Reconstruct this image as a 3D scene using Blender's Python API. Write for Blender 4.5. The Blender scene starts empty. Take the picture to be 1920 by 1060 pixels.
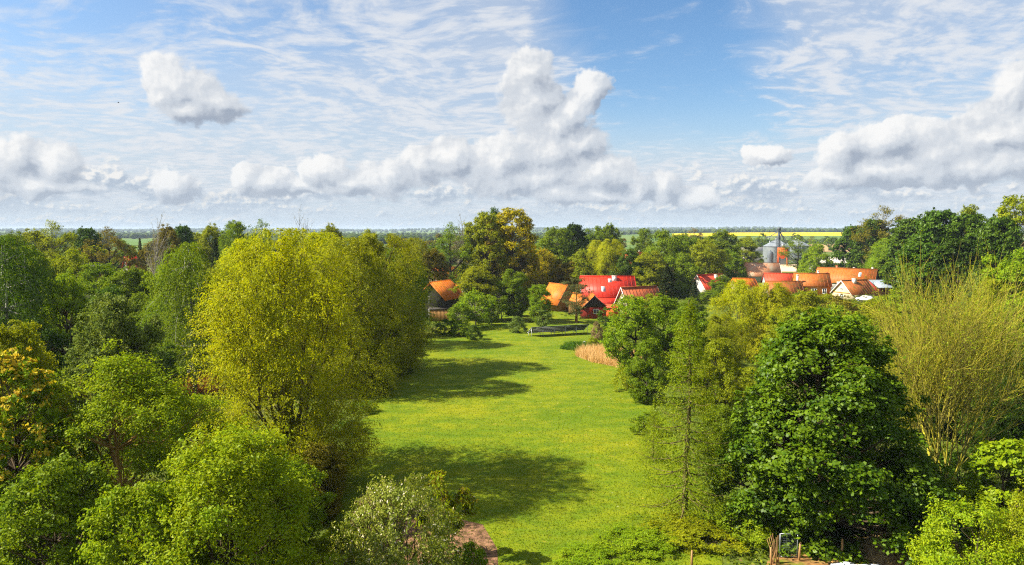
import bpy, math, random
import numpy as np

S = bpy.context.scene
COL = S.collection
R = math.radians

# ------------------------------------------------------------------ camera
CAM_H, F, CX, CY, HOR = 20.0, 1280.0, 960.0, 530.0, 432.0
PITCH = math.atan((CY - HOR) / F)
cam_d = bpy.data.cameras.new('camera')
cam = bpy.data.objects.new('camera', cam_d)
COL.objects.link(cam)
cam.location = (0, 0, CAM_H)
cam.rotation_euler = (math.pi / 2 - PITCH, 0, 0)
cam_d.sensor_width = 36
cam_d.lens = 36 * F / 1920
cam_d.clip_start = 0.5
cam_d.clip_end = 40000
S.camera = cam

# ------------------------------------------------------------------ sun, exposure
SUN_EL, SUN_FWD = R(42), R(-4)           # sun on the left
to_sun = np.array([-math.cos(SUN_FWD) * math.cos(SUN_EL), math.sin(SUN_FWD) * math.cos(SUN_EL), math.sin(SUN_EL)])
sd = bpy.data.lights.new('sun', 'SUN')
sd.energy = 5.0
sd.angle = R(0.55)
sd.color = (1.0, 0.91, 0.74)
sun = bpy.data.objects.new('sun', sd)
COL.objects.link(sun)
import mathutils
sun.rotation_euler = mathutils.Vector(to_sun).to_track_quat('Z', 'Y').to_euler()
sun.location = (-60, 0, 80)
S.view_settings.view_transform = 'Standard'
S.view_settings.look = 'None'
S.view_settings.gamma = 1
S.view_settings.use_curve_mapping = False
EXPO = 1.56
S.view_settings.exposure = EXPO
S.render.engine = 'CYCLES'
S.cycles.max_bounces = 5
S.cycles.diffuse_bounces = 3
S.cycles.transmission_bounces = 3
S.cycles.glossy_bounces = 2
S.cycles.volume_bounces = 0
S.cycles.caustics_reflective = False
S.cycles.caustics_refractive = False
S.cycles.use_denoising = False
S.cycles.filter_width = 1.2
S.cycles.sample_clamp_direct = 3.0
S.cycles.sample_clamp_indirect = 1.5


def ray(px, py):
    x, y = (px - CX) / F, (CY - py) / F
    c, s = math.cos(PITCH), math.sin(PITCH)
    return np.array([x, c + y * s, -s + y * c])


def gp(px, py, z=0.0):                   # ground point seen at a pixel of the survey frame
    d = ray(px, py)
    k = (z - CAM_H) / d[2]
    return d[0] * k, d[1] * k


def zat(py, Y):
    d = ray(CX, py)
    return CAM_H + d[2] / d[1] * Y


def xat(px, Y, z=6.0):
    return (px - CX) / F * (Y * math.cos(PITCH) + (CAM_H - z) * math.sin(PITCH))


# ------------------------------------------------------------------ world: sky and clouds
W = bpy.data.worlds.new('World')
S.world = W
W.use_nodes = True
W.cycles.sampling_method = 'MANUAL'
W.cycles.sample_map_resolution = 512
wt = W.node_tree
wt.nodes.clear()


class V:                                  # a small expression wrapper round math nodes
    def __init__(s, sock): s.s = sock
    def __add__(a, b): return M('ADD', a, b)
    __radd__ = __add__
    def __sub__(a, b): return M('SUBTRACT', a, b)
    def __rsub__(a, b): return M('SUBTRACT', b, a)
    def __mul__(a, b): return M('MULTIPLY', a, b)
    __rmul__ = __mul__
    def __truediv__(a, b): return M('DIVIDE', a, b)


TREE = [wt]


def put(sock, v):
    if isinstance(v, V):
        TREE[0].links.new(v.s, sock)
    else:
        sock.default_value = v


def M(op, *a, clamp=False):
    n = TREE[0].nodes.new('ShaderNodeMath')
    n.operation = op
    n.use_clamp = clamp
    for i, v in enumerate(a):
        put(n.inputs[i], v)
    return V(n.outputs[0])


def VM(op, *a, out=0):
    n = TREE[0].nodes.new('ShaderNodeVectorMath')
    n.operation = op
    for i, v in enumerate(a):
        put(n.inputs[i], v)
    return V(n.outputs[out])


def XYZ(x, y, z):
    n = TREE[0].nodes.new('ShaderNodeCombineXYZ')
    for i, v in enumerate((x, y, z)):
        put(n.inputs[i], v)
    return V(n.outputs[0])


def SEP(v):
    n = TREE[0].nodes.new('ShaderNodeSeparateXYZ')
    put(n.inputs[0], v)
    return [V(o) for o in n.outputs]


def NOISE(vec, scale=1.0, detail=4.0, rough=0.5, lac=2.0, dist=0.0, dim='3D'):
    n = TREE[0].nodes.new('ShaderNodeTexNoise')
    n.noise_dimensions = '2D' if TREE[0] is wt else dim
    put(n.inputs['Vector'], vec)
    n.inputs['Scale'].default_value = scale
    n.inputs['Detail'].default_value = detail
    n.inputs['Roughness'].default_value = rough
    n.inputs['Lacunarity'].default_value = lac
    n.inputs['Distortion'].default_value = dist
    return V(n.outputs[0])


def VORO(vec, scale=1.0, detail=2.0, rough=0.5):
    n = TREE[0].nodes.new('ShaderNodeTexVoronoi')
    n.voronoi_dimensions = '2D'
    n.feature = 'F1'
    put(n.inputs['Vector'], vec)
    n.inputs['Scale'].default_value = scale
    n.inputs['Detail'].default_value = detail
    n.inputs['Roughness'].default_value = rough
    n.normalize = True
    return V(n.outputs['Distance'])


def STEP(v, a, b):                        # smoothstep
    n = TREE[0].nodes.new('ShaderNodeMapRange')
    n.interpolation_type = 'SMOOTHSTEP'
    put(n.inputs[0], v)
    put(n.inputs[1], a)
    put(n.inputs[2], b)
    return V(n.outputs[0])


def MIX(f, a, b):
    n = TREE[0].nodes.new('ShaderNodeMix')
    n.data_type = 'RGBA'
    put(n.inputs[0], f)
    for sock, v in ((n.inputs[6], a), (n.inputs[7], b)):
        if isinstance(v, V):
            put(sock, v)
        else:
            sock.default_value = (*v, 1)
    return V(n.outputs[2])


SKY_STRENGTH = 0.058


def sky_col(r, g, b):                     # display sRGB 0-255 -> radiance in units of the background strength
    lin = lambda c: ((c / 255 + 0.055) / 1.055) ** 2.4
    k = 2 ** EXPO * SKY_STRENGTH
    return (lin(r) / k, lin(g) / k, lin(b) / k)


def build_world():
    tc = wt.nodes.new('ShaderNodeTexCoord')
    d = V(tc.outputs['Generated'])
    dx, dy, dz = SEP(d)
    hyp = M('MAXIMUM', M('SQRT', dx * dx + dy * dy), 0.0001)
    a = M('ARCTAN2', dx, dy)
    t = dz / hyp
    sky = wt.nodes.new('ShaderNodeTexSky')
    sky.sky_type = 'NISHITA'
    sky.sun_disc = False
    sky.sun_elevation = SUN_EL
    sky.sun_rotation = math.atan2(to_sun[0], to_sun[1])
    sky.altitude = 100
    sky.air_density = 1.0
    sky.dust_density = 1.2
    sky.ozone_density = 2.0
    hs = wt.nodes.new('ShaderNodeHueSaturation')
    hs.inputs['Saturation'].default_value = 1.22
    hs.inputs['Value'].default_value = 1.0
    wt.links.new(sky.outputs[0], hs.inputs['Color'])
    col = V(hs.outputs[0])

    # pale air near the horizon
    col = MIX(STEP(t, 0.21, 0.0) * 0.92, col, sky_col(198, 216, 232))

    # ---- high thin cloud sheet: a plane seen in perspective
    den = M('MAXIMUM', t, 0.0) + 0.10
    P = XYZ(dx / hyp / den, dy / hyp / den, 0.0)
    warp = NOISE(P, 0.7, 3, 0.5)
    Pw = VM('ADD', P, XYZ(warp * 0.55, warp * -0.45, 0.0))
    rip = NOISE(VM('MULTIPLY', Pw, (3.4, 3.9, 1)), 1.0, 5, 0.60, dist=0.6)
    big = NOISE(VM('ADD', P, (3.1, 7.7, 0)), 0.33, 3, 0.5)
    fine = NOISE(VM('MULTIPLY', Pw, (9.0, 13.0, 1)), 1.0, 3, 0.6)
    # the open blue lane of the photograph, and the bluer rift higher up to the left
    ax, tx = (1235 - CX) / F, (HOR - 150) / F
    lane_a = M('ABSOLUTE', a - (ax + (t - tx) * -0.18))
    lane = STEP(lane_a + (warp - 0.5) * 0.16 + (rip - 0.5) * 0.12, 0.20, 0.05) * STEP(t, 0.07, 0.17)
    rift_v = VM('MULTIPLY', XYZ(a + 0.63, t - 0.285, 0.0), (1.6, 5.0, 0))
    rift = STEP(VM('LENGTH', rift_v, out=1) + (warp - 0.5) * 0.6, 0.75, 0.0)
    sh = rip * 0.55 + big * 0.46 + fine * 0.36 - lane * 0.34 - rift * 0.12
    hc = STEP(sh, 0.34, 0.80)
    veil = STEP(big, 0.22, 0.50) * (1.0 - lane) * (1.0 - rift * 0.5) * 0.62
    hcol = MIX(STEP(rip * 0.7 + fine * 0.5, 0.42, 0.75), sky_col(205, 214, 227), sky_col(230, 233, 238))
    halpha = M('MAXIMUM', hc * 0.92, veil) * STEP(t, 0.0, 0.05)
    col = MIX(halpha, col, hcol)

    # ---- rows of small cumulus towards the horizon (all round)
    lit_dir = (-0.70, 0.71)

    def over(col, alpha, lit, dark, mid, light, k=1.0):
        c = MIX(STEP(lit, 0.0, 0.5), dark, mid)
        c = MIX(STEP(lit, 0.45, 1.0), c, light)
        return MIX(alpha * k, col, c)

    def rows(base, amp, freq, seed, thr, bk):
        h = NOISE(XYZ(a * freq, seed, 0.0), 1.0, 4, 0.6)
        top = (h - thr) * (amp * 4.0)

        def field(a_, t_):
            q = XYZ(a_ * bk, t_ * (bk * 1.3) + seed, 0.0)
            bl = VORO(q, 1.0, 1.0, 0.6)
            nz = NOISE(q, 1.3, 3.5, 0.60)
            up = (top - (t_ - base)) + (0.40 - bl) * (amp * 0.8) + (nz - 0.5) * (amp * 2.0)
            dn = (t_ - base) * 1.1 + (nz - 0.42) * (amp * 1.5)
            return M('MINIMUM', up, dn)
        f0 = field(a, t)
        e = amp * 0.13
        f1 = field(a + lit_dir[0] * e, t + lit_dir[1] * e)
        alpha = STEP(f0, 0.0, amp * 0.55)
        hrel = (t - base) / amp
        lit = M('ADD', (f0 - f1) * (0.30 / e) + 0.12, hrel * 0.40, clamp=True)
        return alpha, lit

    al, li = rows(0.002, 0.014, 9.0, 2.3, 0.30, 52.0)
    col = over(col, al, li, sky_col(184, 199, 215), sky_col(206, 217, 227), sky_col(244, 238, 228), 0.62)
    al, li = rows(0.018, 0.028, 6.5, 7.7, 0.34, 34.0)
    col = over(col, al, li, sky_col(176, 191, 209), sky_col(204, 214, 224), sky_col(250, 245, 236), 0.74)
    al, li = rows(0.038, 0.044, 4.5, 11.3, 0.37, 24.0)
    col = over(col, al, li, sky_col(168, 183, 202), sky_col(204, 213, 223), sky_col(252, 248, 242), 0.85)

    # ---- the big cumulus heaps of the photograph, as clusters of puffs
    puffs = [  # px, py, rx, ry
        (322, 160, 50, 44), (365, 182, 62, 44), (410, 196, 44, 34), (298, 180, 30, 24), (350, 205, 54, 20),
        (990, 138, 46, 48), (1000, 190, 52, 60), (1040, 240, 66, 60), (1103, 172, 34, 40), (1072, 210, 40, 38),
        (1085, 270, 70, 30), (1020, 285, 100, 46), (930, 305, 80, 44), (845, 300, 40, 44), (790, 312, 46, 40),
        (715, 335, 66, 40), (612, 322, 46, 30), (655, 340, 60, 28), (1120, 320, 90, 40), (980, 335, 120, 34),
        (20, 290, 46, 34), (100, 308, 38, 36), (60, 345, 50, 24), (130, 352, 50, 16), (-60, 320, 70, 50),
        (330, 345, 40, 28), (462, 335, 24, 32), (500, 346, 44, 28), (560, 352, 50, 18),
        (1440, 286, 38, 22), (1580, 285, 46, 36), (1680, 265, 76, 34), (1755, 285, 70, 40), (1640, 318, 86, 24),
        (1800, 312, 95, 30), (1905, 175, 40, 56), (1915, 235, 90, 50), (1850, 255, 64, 30), (1990, 200, 90, 90), (1960, 300, 120, 44),
        (1195, 348, 26, 30), (1242, 350, 32, 28), (1045, 362, 54, 22), (1130, 366, 60, 20), (1300, 368, 44, 20), (1560, 335, 44, 22),
    ]

    def field(p):
        acc = None
        for px, py, rx, ry in puffs:
            r = ray(px, py)
            hy = math.hypot(r[0], r[1])
            pa, pt = math.atan2(r[0], r[1]), r[2] / hy
            ia, it = F / rx * 0.92, F / ry * 0.92
            q = VM('MULTIPLY_ADD', p, (ia, it, 0.0), (-pa * ia, -pt * it, 0.0))
            dd = VM('DOT_PRODUCT', q, q, out=1)
            acc = dd if acc is None else M('SMOOTH_MIN', acc, dd, 0.55)
        return 1.0 - M('SQRT', M('MAXIMUM', acc, 0.0))

    p0 = XYZ(a, t, 0.0)
    wv = NOISE(p0, 13.0, 4, 0.6)
    wv2 = NOISE(VM('ADD', p0, (5.2, 1.3, 0)), 13.0, 4, 0.6)
    pw = VM('ADD', p0, XYZ((wv - 0.5) * 0.042, (wv2 - 0.5) * 0.038, 0.0))

    def bumps(p, pp):
        return (0.40 - VORO(p, 26.0, 2.5, 0.6)) * 0.50 + (NOISE(pp, 30.0, 4.5, 0.60) - 0.5) * 0.80

    e, e2 = 0.0055, 0.020
    lo = (lit_dir[0] * e, lit_dir[1] * e, 0.0)
    lo2 = (lit_dir[0] * e2, lit_dir[1] * e2, 0.0)
    F0 = field(pw)
    F1 = field(VM('ADD', pw, lo2))
    b0 = bumps(pw, p0)
    b1 = bumps(VM('ADD', pw, lo), VM('ADD', p0, lo))
    sm0 = NOISE(pw, 20.0, 3, 0.6)
    sm1 = NOISE(VM('ADD', pw, lo2), 20.0, 3, 0.6)
    soft = NOISE(VM('ADD', p0, (2.2, 8.3, 0)), 9.0, 2, 0.5)
    alpha = STEP(F0 + b0, 0.0, 0.04 + soft * 0.52)
    lit = M('ADD', (b0 - b1) * 0.70 + 0.46, (F0 - F1) * 0.80 + (sm0 - sm1) * 0.7, clamp=True)
    col = over(col, alpha, lit, sky_col(160, 171, 188), sky_col(210, 216, 224), sky_col(252, 251, 249), 0.94)

    col = MIX(STEP(t, 0.115, 0.0) * 0.42, col, sky_col(205, 217, 229))

    bg = wt.nodes.new('ShaderNodeBackground')
    bg.inputs['Strength'].default_value = SKY_STRENGTH
    put(bg.inputs['Color'], col)
    out = wt.nodes.new('ShaderNodeOutputWorld')
    wt.links.new(bg.outputs[0], out.inputs['Surface'])


build_world()

# ------------------------------------------------------------------ helpers: meshes
RNG = np.random.default_rng(7)


def norm(v):
    return v / np.maximum(np.linalg.norm(v, axis=-1, keepdims=True), 1e-9)


def mesh_from(name, verts, faces, mats, mat_idx=None, smooth=False, nside=None):
    """verts (n,3); faces (m,k) array of equal sided faces, or a list of lists"""
    me = bpy.data.meshes.new(name)
    verts = np.asarray(verts, dtype=np.float32)
    if isinstance(faces, np.ndarray):
        k = faces.shape[1]
        flat = faces.astype(np.int32).ravel()
        starts = np.arange(len(faces), dtype=np.int32) * k
    else:
        flat = np.array([i for f in faces for i in f], dtype=np.int32)
        ln = np.array([len(f) for f in faces], dtype=np.int32)
        starts = np.concatenate([[0], np.cumsum(ln)[:-1]]).astype(np.int32)
    me.vertices.add(len(verts))
    me.vertices.foreach_set('co', verts.ravel())
    me.loops.add(len(flat))
    me.loops.foreach_set('vertex_index', flat)
    me.polygons.add(len(starts))
    me.polygons.foreach_set('loop_start', starts)
    for m in mats:
        me.materials.append(m)
    if mat_idx is not None:
        me.polygons.foreach_set('material_index', np.asarray(mat_idx, dtype=np.int32))
    me.update(calc_edges=True)
    if smooth:
        me.polygons.foreach_set('use_smooth', np.ones(len(starts), dtype=bool))
    return me


class MB:
    """collects boxes, tubes, sheets into one mesh"""
    def __init__(s): s.v, s.f, s.m = [], [], []
    def add(s, verts, faces, m=0):
        o = len(s.v)
        s.v += [tuple(map(float, v)) for v in verts]
        s.f += [[i + o for i in f] for f in faces]
        s.m += [m] * len(faces)
        return s
    def box(s, c, d, rot=0.0, m=0):
        x, y, z = d[0] / 2, d[1] / 2, d[2] / 2
        cr, sr = math.cos(rot), math.sin(rot)
        vs = []
        for k in (-z, z):
            for (i, j) in ((-x, -y), (x, -y), (x, y), (-x, y)):
                vs.append((c[0] + i * cr - j * sr, c[1] + i * sr + j * cr, c[2] + k))
        return s.add(vs, [(3, 2, 1, 0), (4, 5, 6, 7), (0, 1, 5, 4), (1, 2, 6, 5), (2, 3, 7, 6), (3, 0, 4, 7)], m)
    def tube(s, pts, rad, n=5, m=0, cap=True):
        v, f = tube_arrays(np.asarray(pts, float), np.asarray(rad, float), n)
        fs = [list(q) for q in f]
        if cap:
            k = len(pts)
            fs.append(list(range(n))[::-1])
            fs.append([(k - 1) * n + i for i in range(n)])
        return s.add(v, fs, m)
    def slab(s, quad, th, m=0):           # a thick sheet: quad corners (ccw from outside), thickness inwards
        q = np.asarray(quad, float)
        nrm = norm(np.cross(q[1] - q[0], q[-1] - q[0]))
        n = len(q)
        vs = list(q) + list(q - nrm * th)
        fs = [list(range(n)), list(range(2 * n - 1, n - 1, -1))]
        fs += [[(i + 1) % n, i, i + n, (i + 1) % n + n] for i in range(n)]
        return s.add(vs, fs, m)
    def mesh(s, name, mats):
        mats = mats if isinstance(mats, (list, tuple)) else [mats]
        return mesh_from(name, s.v, s.f, mats, s.m)
    def build(s, name, mats, parent=None, loc=None, rotz=0.0):
        o = bpy.data.objects.new(name, s.mesh(name, mats))
        COL.objects.link(o)
        if parent is not None:
            o.parent = parent
        if loc is not None:
            o.location = loc
            o.rotation_euler[2] = rotz
        return o


def tube_arrays(pts, rad, n):
    k = len(pts)
    tan = np.gradient(pts, axis=0)
    tan = norm(tan)
    ref = np.array([0.0, 0, 1]) if abs(tan[0][2]) < 0.9 else np.array([1.0, 0, 0])
    b = norm(np.cross(tan, ref))
    c = np.cross(tan, b)
    ang = np.arange(n) * 2 * math.pi / n
    ring = (np.cos(ang)[None, :, None] * b[:, None, :] + np.sin(ang)[None, :, None] * c[:, None, :]) * rad[:, None, None] + pts[:, None, :]
    i = np.arange(n)
    f = []
    for r_ in range(k - 1):
        f.append(np.stack([r_ * n + i, r_ * n + (i + 1) % n, (r_ + 1) * n + (i + 1) % n, (r_ + 1) * n + i], 1))
    return ring.reshape(-1, 3), np.concatenate(f)


def thing(name, label, cat, loc=(0, 0, 0), rotz=0.0, group=None):
    o = bpy.data.objects.new(name, None)
    COL.objects.link(o)
    o.empty_display_size = 0.5
    o.location = loc
    o.rotation_euler[2] = rotz
    o['label'] = label
    o['category'] = cat
    if group:
        o['group'] = group
    return o


def tag(o, label=None, cat=None, group=None, kind=None):
    for k, v in (('label', label), ('category', cat), ('group', group), ('kind', kind)):
        if v:
            o[k] = v
    return o


def obj(name, me, parent=None):
    o = bpy.data.objects.new(name, me)
    COL.objects.link(o)
    if parent is not None:
        o.parent = parent
    return o


# ------------------------------------------------------------------ helpers: materials
def new_mat(name):
    m = bpy.data.materials.new(name)
    m.use_nodes = True
    m.node_tree.nodes.clear()
    TREE[0] = m.node_tree
    return m


def finish(sock):
    out = TREE[0].nodes.new('ShaderNodeOutputMaterial')
    TREE[0].links.new(sock, out.inputs['Surface'])


def geo(name):
    n = TREE[0].nodes.new('ShaderNodeNewGeometry')
    return V(n.outputs[name])


def opos():
    n = TREE[0].nodes.new('ShaderNodeTexCoord')
    return V(n.outputs['Object'])


def orand():
    n = TREE[0].nodes.new('ShaderNodeObjectInfo')
    return V(n.outputs['Random'])


def principled(col, rough=0.7, spec=0.3, metal=0.0, bump=None):
    n = TREE[0].nodes.new('ShaderNodeBsdfPrincipled')
    if isinstance(col, V):
        put(n.inputs['Base Color'], col)
    else:
        n.inputs['Base Color'].default_value = (*col, 1)
    put(n.inputs['Roughness'], rough)
    n.inputs['Specular IOR Level'].default_value = spec
    n.inputs['Metallic'].default_value = metal
    if bump:
        b = TREE[0].nodes.new('ShaderNodeBump')
        b.inputs['Strength'].default_value = bump[1]
        b.inputs['Distance'].default_value = bump[2]
        put(b.inputs['Height'], bump[0])
        TREE[0].links.new(b.outputs[0], n.inputs['Normal'])
    return n.outputs[0]


def leaf_mat(name, c1, c2, trans=0.40, c3=None, p3=0.0, gloss=0.06):
    """leaves: two blended greens varying leaf by leaf and clump by clump, some light through"""
    m = new_mat(name)
    r = geo('Random Per Island')
    cl = NOISE(opos(), 0.55, 3, 0.5)
    f = M('ADD', r * 0.75, (cl - 0.5) * 1.3 + 0.10, clamp=True)
    col = MIX(f, c1, c2)
    if c3:
        col = MIX(STEP(M('FRACT', r * 7.31), 1.0 - p3, 1.0 - p3 + 0.02), col, c3)
    hv = TREE[0].nodes.new('ShaderNodeHueSaturation')
    put(hv.inputs['Value'], 0.85 + M('FRACT', r * 13.7) * 0.22 + orand() * 0.10)
    put(hv.inputs['Hue'], 0.492 + orand() * 0.016)
    put(hv.inputs['Color'], col)
    col = V(hv.outputs[0])
    d = TREE[0].nodes.new('ShaderNodeBsdfDiffuse')
    put(d.inputs['Color'], col)
    tr = TREE[0].nodes.new('ShaderNodeBsdfTranslucent')
    tcol = VM('MULTIPLY', col, (1.15, 1.10, 0.5))
    put(tr.inputs['Color'], tcol)
    mx = TREE[0].nodes.new('ShaderNodeMixShader')
    mx.inputs[0].default_value = trans
    TREE[0].links.new(d.outputs[0], mx.inputs[1])
    TREE[0].links.new(tr.outputs[0], mx.inputs[2])
    g = TREE[0].nodes.new('ShaderNodeBsdfGlossy')
    g.inputs['Roughness'].default_value = 0.45
    g.inputs['Color'].default_value = (0.8, 0.85, 0.8, 1)
    m2 = TREE[0].nodes.new('ShaderNodeMixShader')
    m2.inputs[0].default_value = gloss * 0.09
    TREE[0].links.new(mx.outputs[0], m2.inputs[1])
    TREE[0].links.new(g.outputs[0], m2.inputs[2])
    finish(m2.outputs[0])
    return m


def bark_mat(name, c1, c2, scale=3.0):
    m = new_mat(name)
    p = VM('MULTIPLY', opos(), (1, 1, 0.3))
    n = NOISE(p, scale, 5, 0.6)
    finish(principled(MIX(STEP(n, 0.38, 0.62), c1, c2), 0.9, 0.15, bump=(n, 0.6, 0.05)))
    return m


def noisy_mat(name, c1, c2, scale=1.0, rough=0.8, spec=0.2, detail=5, lo=0.35, hi=0.65, metal=0.0, stretch=(1, 1, 1), bump=0.0, c3=None, s3=0.3):
    m = new_mat(name)
    p = VM('MULTIPLY', opos(), stretch)
    n = NOISE(p, scale, detail, 0.6)
    col = MIX(STEP(n, lo, hi), c1, c2)
    if c3:
        n3 = NOISE(VM('ADD', p, (9, 4, 2)), s3, 4, 0.6)
        col = MIX(STEP(n3, 0.48, 0.66), col, c3)
    finish(principled(col, rough, spec, metal, bump=(n, 0.5, bump) if bump else None))
    return m


L = {}
L['gold'] = leaf_mat('leaf_golden_willow', (0.265, 0.315, 0.005), (0.420, 0.410, 0.006), 0.46, (0.50, 0.38, 0.006), 0.04)
L['olive'] = leaf_mat('leaf_olive_willow', (0.159, 0.212, 0.0066), (0.298, 0.310, 0.0079), 0.42)
L['yellow_willow'] = leaf_mat('leaf_yellow_willow', (0.205, 0.245, 0.005), (0.335, 0.350, 0.006), 0.46)
L['fresh'] = leaf_mat('leaf_fresh_green', (0.124, 0.224, 0.0070), (0.265, 0.335, 0.0095), 0.44)
L['bright'] = leaf_mat('leaf_bright_green', (0.140, 0.235, 0.0056), (0.308, 0.353, 0.0078), 0.44)
L['mid'] = leaf_mat('leaf_mid_green', (0.091, 0.163, 0.0065), (0.195, 0.254, 0.0078), 0.40)
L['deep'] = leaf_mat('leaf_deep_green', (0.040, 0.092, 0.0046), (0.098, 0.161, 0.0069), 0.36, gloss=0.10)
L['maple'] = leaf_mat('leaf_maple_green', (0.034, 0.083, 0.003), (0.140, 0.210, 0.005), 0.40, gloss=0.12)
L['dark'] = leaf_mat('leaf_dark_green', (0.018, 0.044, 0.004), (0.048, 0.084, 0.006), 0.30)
L['grey'] = leaf_mat('leaf_grey_willow', (0.085, 0.140, 0.022), (0.170, 0.215, 0.040), 0.36)
L['ochre'] = leaf_mat('leaf_ochre_maple', (0.235, 0.230, 0.004), (0.410, 0.330, 0.004), 0.42, (0.48, 0.26, 0.005), 0.05)
L['brown'] = leaf_mat('leaf_brown_oak', (0.115, 0.115, 0.008), (0.205, 0.160, 0.012), 0.36)
L['larch'] = leaf_mat('needle_larch', (0.110, 0.180, 0.005), (0.235, 0.280, 0.008), 0.42)
L['spruce'] = leaf_mat('needle_spruce', (0.014, 0.028, 0.008), (0.036, 0.054, 0.012), 0.15, (0.14, 0.09, 0.01), 0.08)
L['pine'] = leaf_mat('needle_pine', (0.060, 0.080, 0.028), (0.110, 0.118, 0.035), 0.2)
L['bud'] = leaf_mat('leaf_orange_bud', (0.46, 0.28, 0.014), (0.46, 0.40, 0.030), 0.36)
L['blossom'] = leaf_mat('leaf_blossom_shrub', (0.125, 0.175, 0.014), (0.260, 0.280, 0.045), 0.36, (0.68, 0.62, 0.46), 0.08)
L['lime'] = leaf_mat('leaf_lime_green', (0.120, 0.230, 0.005), (0.250, 0.330, 0.008), 0.44)
L['purple'] = leaf_mat('leaf_purple', (0.030, 0.008, 0.012), (0.060, 0.015, 0.018), 0.3)
L['twiggy'] = leaf_mat('leaf_dry_twig', (0.16, 0.13, 0.055), (0.26, 0.21, 0.09), 0.2)
L['pinkish'] = leaf_mat('leaf_pink_shrub', (0.14, 0.15, 0.03), (0.36, 0.20, 0.16), 0.3)
B = {}
B['brown'] = bark_mat('bark_brown', (0.045, 0.032, 0.018), (0.10, 0.075, 0.045))
B['olive'] = bark_mat('bark_olive', (0.07, 0.06, 0.018), (0.16, 0.13, 0.05))
B['orange'] = bark_mat('bark_orange_lichen', (0.16, 0.09, 0.025), (0.32, 0.19, 0.05))
B['lichen'] = bark_mat('bark_yellow_lichen', (0.165, 0.145, 0.030), (0.370, 0.335, 0.026), 0.8)
B['birch'] = bark_mat('bark_birch', (0.55, 0.53, 0.48), (0.10, 0.09, 0.08), 2.0)
B['grey'] = bark_mat('bark_grey', (0.16, 0.14, 0.11), (0.26, 0.24, 0.20))
B['dark'] = bark_mat('bark_dark', (0.02, 0.016, 0.012), (0.05, 0.04, 0.03))


# ------------------------------------------------------------------ terrain
def ss(x, a, b):
    u = np.clip((x - a) / (b - a), 0, 1)
    return u * u * (3 - 2 * u)


def terrain(x, y):
    x, y = np.asarray(x, float), np.asarray(y, float)
    d = np.hypot(x, y)
    az = np.arctan2(x, y)
    w = ss(az, -0.05, 0.35) * (1 - ss(az, 1.6, 2.6))
    hill = 0.5 + 0.28 * np.sin(az * 7.0 + 1.0) + 0.2 * np.sin(az * 17.0 + 2.0) + 0.1 * np.sin(az * 41.0)
    z = 13.0 * w * ss(d, 650, 1900) + (9 - 4 * w + 24 * hill) * ss(d, 2800, 7400)
    z += 0.5 * np.sin(x * 0.011 + 1) * np.sin(y * 0.013) * ss(d, 260, 700)
    # the right hand bank below the big dark trees lies a little higher
    z += 3.0 * ss(x, 92, 125) * ss(y, 60, 110) * (1 - ss(y, 150, 185))
    return z


def make_ground():
    rings = np.concatenate([[0.01], np.geomspace(6, 9000, 120)])
    na = 160
    ang = np.arange(na) * 2 * math.pi / na
    X = rings[:, None] * np.sin(ang)[None]
    Y = rings[:, None] * np.cos(ang)[None]
    Z = terrain(X, Y)
    v = np.stack([X, Y, Z], -1).reshape(-1, 3)
    i = np.arange(na)
    f = [np.stack([r_ * na + i, (r_ + 1) * na + i, (r_ + 1) * na + (i + 1) % na, r_ * na + (i + 1) % na], 1)[:, ::-1] for r_ in range(len(rings) - 1)]
    m = new_mat('rough_meadow')
    p = geo('Position')
    n1 = NOISE(p, 0.05, 6, 0.6)
    n2 = NOISE(p, 0.9, 6, 0.65)
    n3 = NOISE(VM('ADD', p, (31, 17, 0)), 0.012, 4, 0.5)
    col = MIX(STEP(n2, 0.3, 0.7), (0.045, 0.075, 0.008), (0.095, 0.120, 0.014))
    col = MIX(STEP(n1, 0.52, 0.68) * 0.7, col, (0.12, 0.10, 0.035))
    far = STEP(VM('LENGTH', p, out=1), 350.0, 900.0)
    fcol = MIX(STEP(n3, 0.42, 0.58), (0.055, 0.115, 0.020), (0.11, 0.15, 0.03))
    col = MIX(far, col, fcol)
    finish(principled(col, 0.95, 0.1, bump=(n2, 0.8, 0.15)))
    o = obj('ground', mesh_from('ground', v, np.concatenate(f), [m], smooth=True))
    tag(o, kind='structure')


make_ground()


def sheet(name, poly, mat, lift, kind='structure', step=None):
    """a patch of ground, triangulated finely enough to follow the terrain"""
    poly = np.asarray(poly, float)
    if step is None:
        z = terrain(poly[:, 0], poly[:, 1]) + lift
        v = np.column_stack([poly, z])
        o = obj(name, mesh_from(name, v, [list(range(len(v)))], [mat]))
    else:                                  # poly = 4 corners, bilinear grid
        n = step
        u, w_ = np.meshgrid(np.linspace(0, 1, n), np.linspace(0, 1, n))
        P = (poly[0] * ((1 - u) * (1 - w_))[..., None] + poly[1] * (u * (1 - w_))[..., None] + poly[2] * (u * w_)[..., None] + poly[3] * ((1 - u) * w_)[..., None])
        z = terrain(P[..., 0], P[..., 1]) + lift
        v = np.concatenate([P, z[..., None]], -1).reshape(-1, 3)
        i, j = np.meshgrid(np.arange(n - 1), np.arange(n - 1))
        a = (j * n + i).ravel()
        o = obj(name, mesh_from(name, v, np.stack([a, a + 1, a + n + 1, a + n], 1), [mat], smooth=True))
    tag(o, kind=kind)
    return o


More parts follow.
